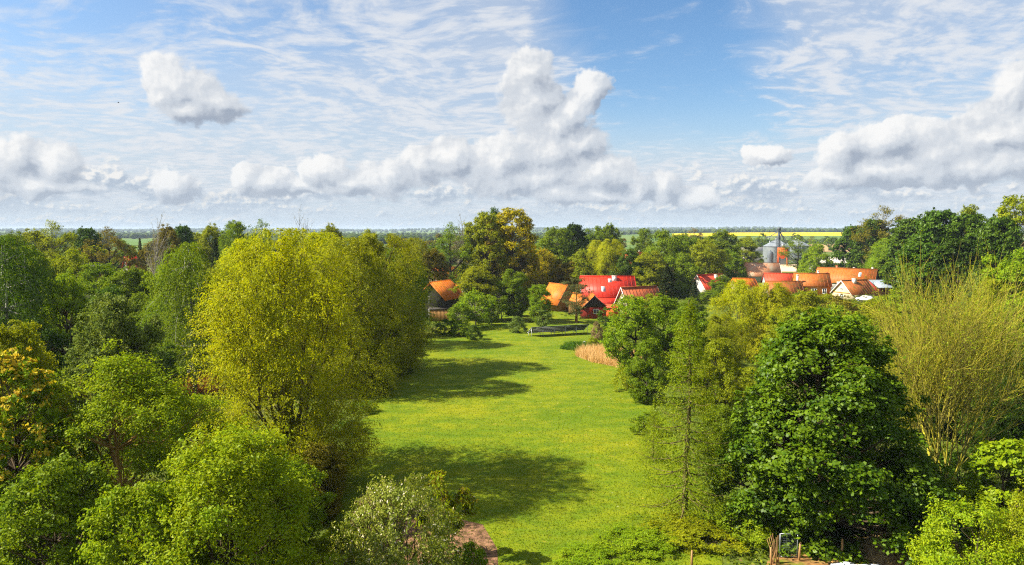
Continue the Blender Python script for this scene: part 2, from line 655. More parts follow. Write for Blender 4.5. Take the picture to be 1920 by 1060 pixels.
def lawn_mat():
    m = new_mat('lawn_grass')
    p = geo('Position')
    big = NOISE(p, 0.09, 6, 0.62)
    med = NOISE(VM('MULTIPLY', p, (1, 1.4, 1)), 0.42, 6, 0.62)
    fine = NOISE(p, 3.2, 6, 0.7)
    streak = NOISE(VM('MULTIPLY', p, (0.35, 1.5, 1)), 0.7, 4, 0.6)
    col = MIX(STEP(med, 0.30, 0.70), (0.072, 0.130, 0.003), (0.165, 0.205, 0.004))
    col = MIX(STEP(big, 0.46, 0.68) * 0.50, col, (0.230, 0.228, 0.005))
    col = MIX(STEP(streak, 0.48, 0.68) * 0.55, col, (0.088, 0.158, 0.006))
    col = MIX(STEP(fine, 0.52, 0.78) * 0.28, col, (0.26, 0.235, 0.014))
    col = MIX(STEP(fine, 0.46, 0.25) * 0.3, col, (0.036, 0.075, 0.003))
    drift = NOISE(VM('MULTIPLY', p, (0.045, 0.11, 1)), 1.0, 5, 0.62, dist=0.4)
    col = MIX(STEP(drift, 0.50, 0.66) * 0.60, col, (0.068, 0.135, 0.003))
    tuf = NOISE(VM('ADD', p, (70, 21, 0)), 1.3, 4, 0.6)
    col = MIX(STEP(tuf, 0.60, 0.72) * STEP(big, 0.42, 0.60) * 0.7, col, (0.30, 0.25, 0.030))
    # dandelions and daisies as small specks, pale dry tufts in loose patches
    vo = TREE[0].nodes.new('ShaderNodeTexVoronoi')
    vo.inputs['Scale'].default_value = 1.1
    put(vo.inputs['Vector'], p)
    dd = V(vo.outputs['Distance'])
    cc = SEP(V(vo.outputs['Color']))
    patch = STEP(NOISE(VM('ADD', p, (50, 3, 0)), 0.12, 3, 0.5), 0.50, 0.66)
    spot = STEP(dd, 0.13, 0.05) * STEP(cc[0], 0.35, 0.45) * patch
    col = MIX(spot * 0.85, col, MIX(STEP(cc[1], 0.55, 0.60), (0.46, 0.33, 0.008), (0.48, 0.48, 0.38)))
    col = VM('MULTIPLY', col, (0.90, 0.87, 0.7))
    finish(principled(col, 0.95, 0.12, bump=(fine + med * 0.8, 0.5, 0.12)))
    return m


MAT_LAWN = lawn_mat()
lawn_px = [(560, 1075), (630, 960), (655, 880), (672, 800), (700, 752), (742, 712), (782, 668), (800, 634), (822, 612), (850, 604), (900, 590),
           (960, 584), (1040, 582), (1090, 594), (1150, 600), (1150, 640), (1152, 668), (1178, 700), (1215, 742), (1250, 790), (1290, 850), (1318, 910), (1335, 960), (1345, 1000), (1350, 1040), (1350, 1075)]
lawn_poly = []
_r = np.random.default_rng(2)
for _a, _b in zip(lawn_px, lawn_px[1:] + lawn_px[:1]):      # a ragged edge instead of straight runs
    _p, _q = np.array(gp(*_a)), np.array(gp(*_b))
    _n = max(int(np.linalg.norm(_q - _p) / 1.1), 1)
    for _k in range(_n):
        lawn_poly.append(tuple(_p + (_q - _p) * _k / _n + _r.normal(size=2) * 0.22 * (_n > 1)))
sheet('lawn', lawn_poly, MAT_LAWN, 0.03)


def inside(poly, x, y):
    poly = np.asarray(poly)
    r = np.zeros(len(x), bool)
    n = len(poly)
    j = n - 1
    for i in range(n):
        xi, yi = poly[i]
        xj, yj = poly[j]
        c = ((yi > y) != (yj > y)) & (x < (xj - xi) * (y - yi) / (yj - yi + 1e-12) + xi)
        r ^= c
        j = i
    return r


# mulch bed, bare yard, fields
MAT_MULCH = noisy_mat('mulch', (0.07, 0.038, 0.022), (0.24, 0.13, 0.075), 2.2, 0.95, 0.1, bump=0.08)
sheet('mulch_bed', [gp(*q) for q in ((640, 1010), (690, 940), (760, 930), (850, 972), (905, 985), (932, 1030), (935, 1085), (640, 1085))], MAT_MULCH, 0.045)
MAT_LITTER = noisy_mat('leaf_litter', (0.14, 0.07, 0.025), (0.30, 0.17, 0.06), 2.6, 0.95, 0.1, bump=0.08, c3=(0.10, 0.14, 0.01), s3=0.6)
sheet('leaf_litter_path', [gp(*q) for q in ((1440, 1050), (1500, 1038), (1600, 1036), (1720, 1030), (1800, 1085), (1430, 1085))], MAT_LITTER, 0.04)
MAT_SAND = noisy_mat('sandy_yard', (0.52, 0.38, 0.24), (0.62, 0.48, 0.32), 0.05, 0.95, 0.1)


def fan(name, px0, px1, d0, d1, mat, lift, n=24):
    az = lambda px: math.atan((px - CX) / F)
    c = [(d0 * math.sin(az(px0)) / math.cos(az(px0)) , d0), (d0 * math.tan(az(px1)), d0), (d1 * math.tan(az(px1)), d1), (d1 * math.tan(az(px0)), d1)]
    return sheet(name, c, mat, lift, step=n)


fan('sandy_yard', 1370, 1500, 330, 400, MAT_SAND, 0.12, 8)
MAT_RAPE = noisy_mat('rape_field', (0.62, 0.46, 0.004), (0.72, 0.54, 0.006), 0.01, 0.95, 0.1)
MAT_TAN = noisy_mat('ploughed_field', (0.30, 0.19, 0.09), (0.38, 0.25, 0.13), 0.02, 0.95, 0.1)
MAT_FGREEN = noisy_mat('green_field', (0.06, 0.12, 0.02), (0.08, 0.14, 0.025), 0.01, 0.95, 0.1)
fan('rape_field', 1260, 1600, 1330, 1900, MAT_RAPE, 0.6, 40)
fan('ploughed_field', 1500, 1620, 640, 860, MAT_TAN, 0.4, 20)
fan('green_field', 205, 330, 900, 1500, MAT_FGREEN, 0.5, 20)


# ------------------------------------------------------------------ plants: builders
def leaves(name, C, Nn, T, Ln, Wd, mats, midx=None):
    n = len(C)
    T = T - Nn * np.sum(T * Nn, 1, keepdims=True)
    T = norm(T)
    Bn = np.cross(Nn, T)
    Ln, Wd = np.broadcast_to(Ln, n)[:, None], np.broadcast_to(Wd, n)[:, None]
    v = np.stack([C - T * Ln / 2, C + Bn * Wd / 2 + T * Ln * 0.08, C + T * Ln / 2 - Nn * Ln * 0.12, C - Bn * Wd / 2 + T * Ln * 0.08], 1).reshape(-1, 3)
    f = np.arange(4 * n).reshape(-1, 4)
    return mesh_from(name, v, f, mats, midx)


def bez(a, b, c, n):
    t = np.linspace(0, 1, n)[:, None]
    return (1 - t) ** 2 * a + 2 * t * (1 - t) * b + t ** 2 * c


class Tubes:
    def __init__(s): s.v, s.f, s.n = [], [], 0
    def add(s, pts, rad, k=5):
        v, f = tube_arrays(np.asarray(pts, float), np.asarray(rad, float), k)
        s.v.append(v)
        s.f.append(f + s.n)
        s.n += len(v)
    def mesh(s, name, mat):
        return mesh_from(name, np.concatenate(s.v), np.concatenate(s.f), [mat], smooth=True)


def rprof(prof, u):
    p = np.asarray(prof, float)
    return np.interp(u, p[:, 0], p[:, 1])


def rdirs(rng, n):
    return norm(rng.normal(size=(n, 3)))


def broadleaf(seed, H, Rad, prof, nb, nc, nl, bough=0.24, clump=0.10, leaf=0.25, lw=0.7, h0=0.15, mat=None, bark=None, stems=1, lob=0.18, shell=0.55,
              tip=None, tipfrac=0.0, up=0.35, vis=0.6, droop=0.0, trunk_r=None, gap=None):
    """a leafy tree: boughs spread through the crown's volume, leaf clumps on each bough, leaves in each clump"""
    rng = np.random.default_rng(seed)
    ph = rng.uniform(0, 6.28, 6)
    # bough centres
    u = rng.uniform(0, 1, nb * 4)
    keep = rng.uniform(0, 1, nb * 4) < (rprof(prof, u) ** 1.3 + 0.12)
    u = u[keep][:nb]
    nb = len(u)
    th = np.arange(nb) * 2.39996 + rng.uniform(-0.6, 0.6, nb)
    rr = Rad * rprof(prof, u) * (1 + lob * (np.sin(2 * th + ph[0] + 5 * u) + 0.7 * np.sin(3 * th + ph[1] - 7 * u)))
    br = bough * Rad * rng.uniform(0.7, 1.25, nb)
    q = rng.uniform(0, 1, nb) ** 0.5 * (1 - shell) + shell * rng.uniform(0.75, 1.0, nb)
    rad = np.maximum(rr - br * 0.75, 0.05 * Rad) * np.clip(q, 0, 1)
    z = H * (h0 + (1 - h0) * u)
    z = np.minimum(z, H - br * 0.72)
    bc = np.stack([np.cos(th) * rad, np.sin(th) * rad, z], 1)
    if gap:                                # an open side where the limbs show
        ta = np.arctan2(bc[:, 1], bc[:, 0])
        dth = np.abs((ta - gap[0] + math.pi) % (2 * math.pi) - math.pi)
        ok = ~((dth < gap[1]) & (bc[:, 2] > gap[2] * H) & (bc[:, 2] < gap[3] * H) & (np.hypot(bc[:, 0], bc[:, 1]) > 0.18 * Rad))
        bc, br = bc[ok], br[ok]
        nb = len(bc)
    # clumps
    bi = np.repeat(np.arange(nb), nc)
    dirs = rdirs(rng, nb * nc)
    out = bc - np.array([0, 0, H * (h0 + (1 - h0) * 0.40)])
    out = norm(out)[bi]
    flip = np.sum(dirs * out, 1) < -0.25
    dirs[flip] *= -1
    cc = bc[bi] + dirs * (br[bi] * rng.uniform(0.55, 1.05, nb * nc))[:, None] * np.array([1, 1, 0.80])
    cr = clump * Rad * rng.uniform(0.7, 1.3, nb * nc)
    # a few sprigs stand out of the outline
    spr = rng.uniform(0, 1, nb * nc) < 0.14
    cc[spr] += (norm(dirs[spr] + out[spr] * 0.8 + np.array([0, 0, 0.5])) * (br[bi][spr] * rng.uniform(0.25, 0.75, spr.sum()))[:, None])
    cr[spr] *= 0.62
    # leaves
    ci = np.repeat(np.arange(nb * nc), nl)
    n = len(ci)
    off = rng.normal(size=(n, 3)) * 0.55
    off *= np.array([1, 1, 0.62])
    C = cc[ci] + off * cr[ci][:, None]
    C[:, 2] -= droop * np.hypot(off[:, 0], off[:, 1]) * cr[ci]
    C[:, 2] = np.maximum(C[:, 2], 0.05)
    Nn = norm(dirs[ci] * 0.55 + np.array([0, 0, up]) + rdirs(rng, n) * 0.65)
    T = norm(dirs[ci] * 0.6 + rdirs(rng, n) + np.array([0, 0, -0.3]))
    sz = leaf * rng.uniform(0.7, 1.3, n)
    midx = None
    mats = [mat]
    if tip:
        mats = [mat, tip]
        hot = rng.uniform(0, 1, nb * nc) < tipfrac * np.clip(dirs[:, 2] * 1.2 + 0.5, 0, 1.4) * (0.3 + (cc[:, 2] / H) ** 1.5)
        midx = (hot[ci] & (off[:, 2] > -0.12) & (rng.uniform(0, 1, n) < 0.85)).astype(int)
    crown = leaves('crown', C, Nn, T, sz, sz * lw, mats, midx)
    # wood
    tb = Tubes()
    tr = trunk_r or 0.024 * H
    tops = []
    for s_ in range(stems):
        aa = rng.uniform(0, 6.28)
        sp = 0.0 if stems == 1 else rng.uniform(0.10, 0.42) * Rad
        base = np.array([math.cos(aa), math.sin(aa), 0]) * (0 if stems == 1 else 0.25 * tr * stems)
        top = np.array([math.cos(aa) * sp + rng.normal() * 0.05 * Rad, math.sin(aa) * sp + rng.normal() * 0.05 * Rad, H * rng.uniform(0.78, 0.86)])
        mid = (base + top) / 2 + np.array([rng.normal() * 0.04 * Rad, rng.normal() * 0.04 * Rad, 0])
        pts = bez(base - np.array([0, 0, 0.15]), mid, top, 9)
        rs = tr * np.array([1.25, 0.95, 0.82, 0.70, 0.58, 0.46, 0.34, 0.22, 0.10]) * (1 if stems == 1 else 0.62)
        tb.add(pts, rs, 8)
        tops.append((pts, rs))
    lim = []
    for b in range(nb):
        pts, rs = tops[b % stems]
        hz = max(bc[b, 2] - 0.75 * np.hypot(*bc[b, :2]) - 0.05 * H, 0.12 * H if h0 > 0.08 else 0.03 * H)
        k = int(np.clip(np.searchsorted(pts[:, 2], hz), 1, 7))
        a = pts[k]
        c = bc[b]
        m_ = (a + c) / 2 + np.array([0, 0, -0.10 * np.linalg.norm(c - a)]) + rng.normal(size=3) * 0.04 * Rad
        lp = bez(a, m_, c, 6)
        r0 = min(rs[k] * 0.6, 0.008 * H)
        tb.add(lp, np.linspace(r0, r0 * 0.30, 6), 5)
        lim.append((lp, r0))
    for j in range(int(nb * nc * vis)):
        b = bi[j]
        lp, r0 = lim[b]
        a = lp[rng.integers(3, 6)]
        c = cc[j]
        tb.add(np.stack([a, (a + c) / 2 + rng.normal(size=3) * 0.03 * Rad, c]), np.array([0.32, 0.22, 0.10]) * r0, 3)
    return dict(H=H, W=2 * Rad, parts=[('trunk', tb.mesh('trunk', bark)), ('crown', crown)])


def strand_tree(seed, H, Rad, prof, ns, nl, slen, grav, leaf, lw, h0, mat, bark, stems=7, outd=0.5, upd=0.8, tip=None, spread=0.55, vis=0.25, jit=0.10, lob=0.10,
                wood=0.012, tuft=0, gap=None, gauss=0.2):
    """willow / birch: leaves set along thin shoots that rise or hang from a fan of stems"""
    rng = np.random.default_rng(seed)
    ph = rng.uniform(0, 6.28, 8)
    tuft = tuft or max(ns // 14, 1)
    # shoots gather in tufts so the crown is lobed and lets dark show through
    ub = rng.uniform(0, 1, tuft * 4)
    ub = ub[rng.uniform(0, 1, tuft * 4) < (rprof(prof, ub) ** 1.2 + 0.1)][:tuft]
    tuft = len(ub)
    tb_th = np.arange(tuft) * 2.39996 + rng.uniform(-0.5, 0.5, tuft)
    tb_q = rng.uniform(0, 1, tuft) ** 0.42
    ti = rng.integers(0, tuft, ns)
    u = np.clip(ub[ti] + rng.normal(size=ns) * 0.045, 0, 1)
    th = tb_th[ti] + rng.normal(size=ns) * gauss
    lobf = 1 + lob * (np.sin(3 * th + ph[0] + 4 * u) + 0.7 * np.sin(5 * th + ph[1] - 6 * u))
    rr = Rad * rprof(prof, u) * lobf
    rad = rr * np.clip(tb_q[ti] + rng.normal(size=ns) * 0.06, 0.03, 1.0) * 0.93
    if gap:                                # thinner foliage on one side of the crown, the stems show there
        dth = np.abs((th - gap[0] + math.pi) % (2 * math.pi) - math.pi)
        thin = (dth < gap[1]) & (u > gap[2]) & (u < gap[3]) & (rad > 0.30 * rr) & (rng.uniform(0, 1, ns) < gap[4])
        rad[thin] *= 0.15
    z = H * (h0 + (1 - h0) * u) * 0.965
    P0 = np.stack([np.cos(th) * rad, np.sin(th) * rad, z], 1)
    o = norm(np.stack([np.cos(th), np.sin(th), np.zeros(ns)], 1))
    rel = (rad / Rad)[:, None]
    D = norm(o * (outd * (0.25 + rel)) + np.array([0, 0, 1.0]) * upd + rng.normal(size=(ns, 3)) * 0.28)
    ln = slen * rng.uniform(0.6, 1.3, ns)
    g = grav * rng.uniform(0.6, 1.4, ns)
    si = np.repeat(np.arange(ns), nl)
    s = rng.uniform(0, 1, len(si))
    sl = (s * ln[si])[:, None]
    C = P0[si] + D[si] * sl
    C[:, 2] -= g[si] * (s ** 1.8) * ln[si]
    C += rng.normal(size=C.shape) * jit
    C[:, 2] = np.maximum(C[:, 2], 0.05)
    T = D[si].copy()
    T[:, 2] -= g[si] * 1.8 * s ** 0.8
    T = norm(norm(T) + rdirs(rng, len(si)) * 0.55)
    Nn = norm(o[si] * 0.60 + np.array([0, 0, 0.45]) + rdirs(rng, len(si)) * 0.65)
    sz = leaf * rng.uniform(0.6, 1.35, len(si))
    # keep the crown inside its height
    over = C[:, 2] > H
    C[over, 2] = H - rng.uniform(0, 0.5, over.sum())
    mats, midx = [mat], None
    if tip:
        mats = [mat, tip]
        lump = np.sin(P0[:, 0] * 0.7 + ph[2]) + np.sin(P0[:, 1] * 0.8 + ph[3]) + np.sin(P0[:, 2] * 0.6 + ph[4])
        midx = ((lump[si] + rng.normal(size=len(si)) * 0.9) > 0.5).astype(int)
    crown = leaves('crown', C, Nn, T, sz, sz * lw, mats, midx)
    tb = Tubes()
    ends = []
    for k in range(stems):
        aa = k * 2.39996 + rng.uniform(-0.4, 0.4)
        sp = 0 if stems == 1 else spread * Rad * math.sqrt((k + 0.5) / stems)
        top = np.array([math.cos(aa) * sp, math.sin(aa) * sp, H * (0.93 - 0.28 * sp / Rad) if stems > 1 else H * 0.94])
        base = np.array([math.cos(aa), math.sin(aa), 0]) * (0 if stems == 1 else 0.25)
        base[2] = -0.15
        mid = np.array([top[0] * 0.35, top[1] * 0.35, H * 0.40])
        pts = bez(base, mid, top, 10)
        pts[1:-1] += rng.normal(size=(8, 3)) * 0.012 * H
        r0 = wood * H * (1.6 if stems == 1 else 1.0)
        tb.add(pts, r0 * np.linspace(1, 0.10, 10) ** 0.8, 7)
        ends.append(pts)
    for b in range(tuft):
        c = np.array([math.cos(tb_th[b]) * Rad * rprof(prof, ub[b]) * tb_q[b] * 0.9, math.sin(tb_th[b]) * Rad * rprof(prof, ub[b]) * tb_q[b] * 0.9, H * (h0 + (1 - h0) * ub[b]) * 0.965])
        best = min(ends, key=lambda e_: min(np.linalg.norm(e_[3:] - c, axis=1)))
        hz = c[2] - 0.9 * np.hypot(c[0], c[1]) * (0.6 if grav > 0.8 else 1.0)
        k = int(np.clip(np.searchsorted(best[:, 2], hz), 2, 8))
        a = best[k]
        lp = bez(a, (a + c) / 2 + rng.normal(size=3) * 0.04 * Rad + np.array([0, 0, -0.06 * np.linalg.norm(c - a)]), c, 5)
        tb.add(lp, np.linspace(0.35 * wood * H, 0.10 * wood * H, 5), 4)
    for j in rng.choice(ns, int(ns * vis), replace=False):
        sv = np.array([0, 0.5, 1.0])[:, None] * ln[j]
        pts = P0[j] + D[j] * sv
        pts[:, 2] -= g[j] * np.array([0, 0.5 ** 1.8, 1.0]) * ln[j]
        tb.add(pts, np.array([0.016, 0.011, 0.005]) * H / 18, 3)
    return dict(H=H, W=2 * Rad, parts=[('trunk', tb.mesh('trunk', bark)), ('crown', crown)])


def conifer(seed, H, Rad, nbr, nl, leaf, lw, mat, bark, power=0.75, slope=-0.12, hang=0.35, h0=0.08, trunk_r=None, irregular=0.25, tipup=0.12):
    rng = np.random.default_rng(seed)
    tb = Tubes()
    tr = trunk_r or 0.014 * H
    zz = np.linspace(-0.15, H, 12)
    tp = np.stack([np.sin(zz * 0.5) * 0.02 * Rad, np.cos(zz * 0.4) * 0.02 * Rad, zz], 1)
    tb.add(tp, tr * np.linspace(1.1, 0.06, 12), 8)
    Cs, Ts, Ns = [], [], []
    for k in range(nbr):
        u = (k + rng.uniform(0, 1)) / nbr
        z0 = H * (h0 + (1 - h0) * u)
        ln = max(Rad * (1 - u) ** power * rng.uniform(1 - irregular, 1 + irregular * 0.4), 0.25)
        aa = k * 2.39996 + rng.uniform(-0.3, 0.3)
        d = np.array([math.cos(aa), math.sin(aa), 0])
        up = 0.45 * u
        e_ = np.array([0, 0, z0]) + d * ln + np.array([0, 0, ln * (slope + up)])
        m_ = np.array([0, 0, z0]) + d * ln * 0.55 + np.array([0, 0, ln * (slope * 1.3 + up * 0.6)])
        e_[2] += tipup * ln
        lp = bez(np.array([0, 0, z0]), m_, e_, 6)
        tb.add(lp, np.linspace(0.013 * ln + 0.010, 0.005, 6), 4)
        n = max(int(nl * (0.25 + ln / Rad)), 12)
        # side shoots: flat fan to both sides, needles hanging below
        s = rng.uniform(0.10, 1.0, n) ** 0.8
        base = (1 - s[:, None]) ** 2 * lp[0] + 2 * s[:, None] * (1 - s[:, None]) * m_ + s[:, None] ** 2 * e_
        side = np.cross(d, [0, 0, 1])
        wmax = ln * 0.32 * np.sin(np.clip(s, 0.05, 1) * 2.6) + 0.08
        sd_ = rng.uniform(-1, 1, n)
        P = base + side * (sd_ * wmax)[:, None] + d * (np.abs(sd_) * wmax * 0.5)[:, None]
        P[:, 2] -= rng.uniform(0, 1, n) ** 1.4 * hang * (0.5 + 0.5 * ln / Rad) + np.abs(sd_) * wmax * 0.25
        Cs.append(P + rng.normal(size=P.shape) * 0.04)
        Ts.append(norm(side * np.sign(sd_)[:, None] * 0.8 + d * 0.6 + np.array([0, 0, -0.5]) + rdirs(rng, n) * 0.6))
        Ns.append(norm(d * 0.3 + np.array([0, 0, 0.6]) + rdirs(rng, n) * 0.7))
    C, T, Nn = np.concatenate(Cs), np.concatenate(Ts), np.concatenate(Ns)
    sz = leaf * rng.uniform(0.6, 1.4, len(C))
    return dict(H=H, W=2 * Rad, parts=[('trunk', tb.mesh('trunk', bark)), ('crown', leaves('crown', C, Nn, T, sz, sz * lw, [mat]))])


def twig_tree(seed, H, Rad, stems, lv, mat, bark, leaf=0.10, nleaf=8000, thick=0.010, fan=1.0, trunk_h=0.0):
    """a nearly bare tree: stems fork again and again into a haze of twigs"""
    rng = np.random.default_rng(seed)
    tb = Tubes()
    tips = []

    def grow(p, d, ln, r, level):
        n = 4 if level < 2 else 3
        pts = [p]
        dd = d.copy()
        for _ in range(n):
            dd = norm(dd + rng.normal(size=3) * 0.11 + np.array([0, 0, 0.05]))
            pts.append(pts[-1] + dd * ln / n)
        pts = np.array(pts)
        tb.add(pts, np.linspace(r, r * 0.55 if level < len(lv) else r * 0.3, n + 1), 6 if level == 0 else 4 if level < 2 else 3)
        if level >= len(lv):
            tips.append((pts[1:], dd))
            return
        for k in range(lv[level]):
            f = rng.uniform(0.30, 1.0) if k else 1.0
            q = pts[0] + 0
            idx = f * n
            i0 = min(int(idx), n - 1)
            q = pts[i0] + (pts[i0 + 1] - pts[i0]) * (idx - i0)
            ax = rdirs(rng, 1)[0]
            sd_ = norm(np.cross(dd, ax))
            ang = rng.uniform(0.35, 0.75) if k else rng.uniform(0.05, 0.25)
            d2 = norm(dd * math.cos(ang) + sd_ * math.sin(ang) * fan)
            d2 = norm(d2 + np.array([0, 0, 0.10]) + np.array([q[0], q[1], 0]) * 0.05 / max(Rad, 1))
            grow(q, d2, ln * rng.uniform(0.55, 0.80), r * 0.52, level + 1)

    for s_ in range(stems):
        aa = s_ * 2.39996 + rng.uniform(-0.3, 0.3)
        lean = 0 if stems == 1 else rng.uniform(0.10, 0.75)
        d = norm(np.array([math.cos(aa) * lean, math.sin(aa) * lean, 1.0]))
        base = np.array([math.cos(aa) * 0.25, math.sin(aa) * 0.25, -0.15]) if stems > 1 else np.array([0, 0, -0.15])
        grow(base, d, H * (0.40 if stems > 1 else 0.38), thick * H * (1.0 if stems > 1 else 1.8), 0)
    v = np.concatenate(tb.v)
    sx = H / np.percentile(v[:, 2], 98.5)
    rx = np.percentile(np.hypot(v[:, 0], v[:, 1]), 92)
    k = np.array([Rad / rx, Rad / rx, sx])
    tb.v = [a * k for a in tb.v]
    parts = [('trunk', tb.mesh('trunk', bark))]
    if nleaf:
        i = rng.integers(0, len(tips), nleaf)
        P = np.array([tips[a][0][rng.integers(0, len(tips[a][0]))] for a in i]) * k + rng.normal(size=(nleaf, 3)) * 0.07 * leaf / 0.10
        T = np.array([tips[a][1] for a in i])
        P[:, 2] = np.maximum(P[:, 2], 0.05)
        sz = leaf * rng.uniform(0.6, 1.4, nleaf)
        parts.append(('crown', leaves('crown', P, norm(rdirs(rng, nleaf) + np.array([0, 0, 0.5])), norm(T + rdirs(rng, nleaf) * 0.5), sz, sz * 0.55, [mat])))
    return dict(H=H, W=2 * Rad, parts=parts)


ROUND = [(0, 0.55), (0.15, 0.82), (0.4, 1.0), (0.65, 0.92), (0.85, 0.62), (1, 0.22)]
EGG = [(0, 0.72), (0.2, 0.95), (0.45, 1.0), (0.68, 0.90), (0.86, 0.66), (1, 0.34)]
TALL = [(0, 0.60), (0.2, 0.85), (0.5, 1.0), (0.75, 0.86), (0.92, 0.58), (1, 0.26)]
VASE = [(0, 0.62), (0.2, 0.86), (0.4, 1.0), (0.65, 0.95), (0.85, 0.70), (0.95, 0.45), (1, 0.25)]
WILLOW = [(0, 0.86), (0.15, 0.95), (0.35, 1.0), (0.6, 0.96), (0.8, 0.76), (0.93, 0.5), (1, 0.28)]
BUSH = [(0, 0.85), (0.3, 1.0), (0.6, 0.85), (0.85, 0.55), (1, 0.2)]

P = {}
# close, each its own
P['willow_front'] = strand_tree(11, 19.5, 7.0, WILLOW, 5200, 24, 2.3, 0.55, 0.21, 0.34, 0.05, L['yellow_willow'], B['olive'], stems=14, outd=0.7, upd=0.85, tip=L['gold'], vis=0.35, wood=0.0085, jit=0.13, spread=0.75, tuft=190, gauss=0.16, gap=(-1.45, 0.45, 0.14, 0.42, 0.55))
P['willow_dense'] = strand_tree(12, 18.0, 6.5, WILLOW, 3600, 24, 2.2, 0.7, 0.25, 0.38, 0.02, L['olive'], B['olive'], stems=8, outd=0.7, upd=0.75, vis=0.12, wood=0.009, jit=0.14, tuft=120, gauss=0.17, lob=0.16)
P['birch'] = strand_tree(13, 18.0, 4.4, TALL, 1700, 22, 2.2, 1.5, 0.22, 0.50, 0.12, L['mid'], B['birch'], stems=1, outd=0.75, upd=0.35, vis=0.06, wood=0.009, jit=0.11, tuft=150)
P['maple_front'] = broadleaf(21, 14.4, 5.9, [(0, 0.78), (0.2, 1.0), (0.42, 0.97), (0.66, 0.80), (0.84, 0.62), (1, 0.34)], 190, 16, 40, 0.19, 0.074, 0.21, 0.78, 0.02, L['maple'], B['brown'], up=0.55, droop=0.35, vis=0.3, shell=0.60, lob=0.14)
P['maple_bud'] = broadleaf(22, 13.5, 4.6, EGG, 130, 14, 26, 0.19, 0.075, 0.24, 0.75, 0.06, L['mid'], B['brown'], tip=L['bud'], tipfrac=0.55, up=0.5, vis=0.3, shell=0.7)
P['ash_front'] = broadleaf(23, 13.2, 4.9, ROUND, 85, 13, 50, 0.24, 0.115, 0.17, 0.55, 0.12, L['fresh'], B['orange'], up=0.35, vis=0.6, shell=0.62, trunk_r=0.30, lob=0.26, gap=(-1.75, 0.75, 0.30, 0.66))
P['bush_front'] = broadleaf(24, 11.4, 4.8, BUSH, 140, 14, 44, 0.21, 0.095, 0.17, 0.50, 0.03, L['bright'], B['brown'], stems=5, up=0.4, vis=0.4, shell=0.65)
P['shrub_front'] = strand_tree(25, 4.9, 3.5, BUSH, 1500, 18, 1.1, 0.35, 0.13, 0.55, 0.05, L['blossom'], B['brown'], stems=9, outd=0.7, upd=0.8, vis=0.2, wood=0.010, jit=0.06, tuft=90)
P['cherry_young'] = strand_tree(26, 4.6, 1.1, TALL, 190, 26, 0.8, 0.7, 0.20, 0.46, 0.16, L['bright'], B['brown'], stems=3, outd=0.5, upd=1.0, tip=L['brown'], vis=0.3, wood=0.008, jit=0.07, tuft=14)
P['larch'] = conifer(31, 14.6, 4.1, 100, 340, 0.17, 0.26, L['larch'], B['olive'], power=0.74, slope=-0.22, hang=1.15, h0=0.07, trunk_r=0.22, irregular=0.35)
P['lichen_tree'] = twig_tree(32, 16.5, 5.6, 9, (7, 7, 8), L['bright'], B['lichen'], 0.09, 24000, 0.0054)
P['sycamore'] = broadleaf(33, 6.5, 2.4, EGG, 60, 10, 24, 0.24, 0.10, 0.27, 0.85, 0.04, L['lime'], B['brown'], up=0.6, vis=0.3)
P['bramble'] = broadleaf(35, 2.0, 2.6, [(0, 1.0), (0.5, 0.9), (0.8, 0.7), (1, 0.3)], 90, 10, 30, 0.20, 0.085, 0.13, 0.55, 0.02, L['fresh'], B['brown'], stems=5, up=0.4, vis=0.25, lob=0.3)
P['elder'] = broadleaf(34, 4.6, 3.4, BUSH, 46, 12, 44, 0.24, 0.10, 0.13, 0.50, 0.03, L['bright'], B['brown'], stems=5, up=0.4, vis=0.3)
# shared kinds
P['broad_a'] = broadleaf(41, 14, 5.0, ROUND, 105, 11, 34, 0.23, 0.105, 0.25, 0.65, 0.10, L['mid'], B['brown'], vis=0.25)
P['broad_b'] = broadleaf(42, 14, 4.6, TALL, 100, 11, 34, 0.22, 0.105, 0.25, 0.60, 0.06, L['mid'], B['brown'], vis=0.25, lob=0.25)
P['broad_low'] = broadleaf(40, 9, 5.2, BUSH, 110, 11, 34, 0.20, 0.095, 0.24, 0.62, 0.02, L['mid'], B['brown'], vis=0.2, lob=0.24, shell=0.6, stems=3)
P['broad_c'] = broadleaf(43, 14, 5.4, EGG, 110, 11, 34, 0.22, 0.105, 0.26, 0.65, 0.03, L['mid'], B['dark'], vis=0.2, lob=0.22, shell=0.65)
P['dense'] = broadleaf(44, 18, 6.5, EGG, 150, 12, 22, 0.18, 0.08, 0.42, 0.80, 0.02, L['deep'], B['brown'], vis=0.15, up=0.5, shell=0.72, droop=0.3)
P['crown_big'] = broadleaf(45, 24, 8.5, [(0, 0.7), (0.25, 0.95), (0.5, 1.0), (0.75, 0.93), (0.9, 0.74), (1, 0.45)], 150, 12, 26, 0.17, 0.08, 0.42, 0.70, 0.05, L['olive'], B['brown'], tip=L['ochre'], tipfrac=0.0, vis=0.2, shell=0.65, lob=0.2)
P['airy'] = broadleaf(46, 17, 5.5, ROUND, 50, 8, 22, 0.24, 0.13, 0.27, 0.60, 0.22, L['brown'], B['dark'], vis=0.8, lob=0.25)
P['spruce'] = conifer(47, 14, 3.0, 110, 90, 0.36, 0.40, L['spruce'], B['dark'], power=0.85, slope=-0.25, hang=0.45, h0=0.03, irregular=0.2)
P['pine'] = broadleaf(48, 11, 3.0, TALL, 34, 9, 24, 0.30, 0.14, 0.26, 0.35, 0.14, L['pine'], B['orange'], vis=0.3, lob=0.3)
P['apple'] = broadleaf(49, 5.5, 3.2, ROUND, 36, 9, 22, 0.28, 0.13, 0.22, 0.65, 0.22, L['fresh'], B['grey'], vis=0.8, lob=0.25)
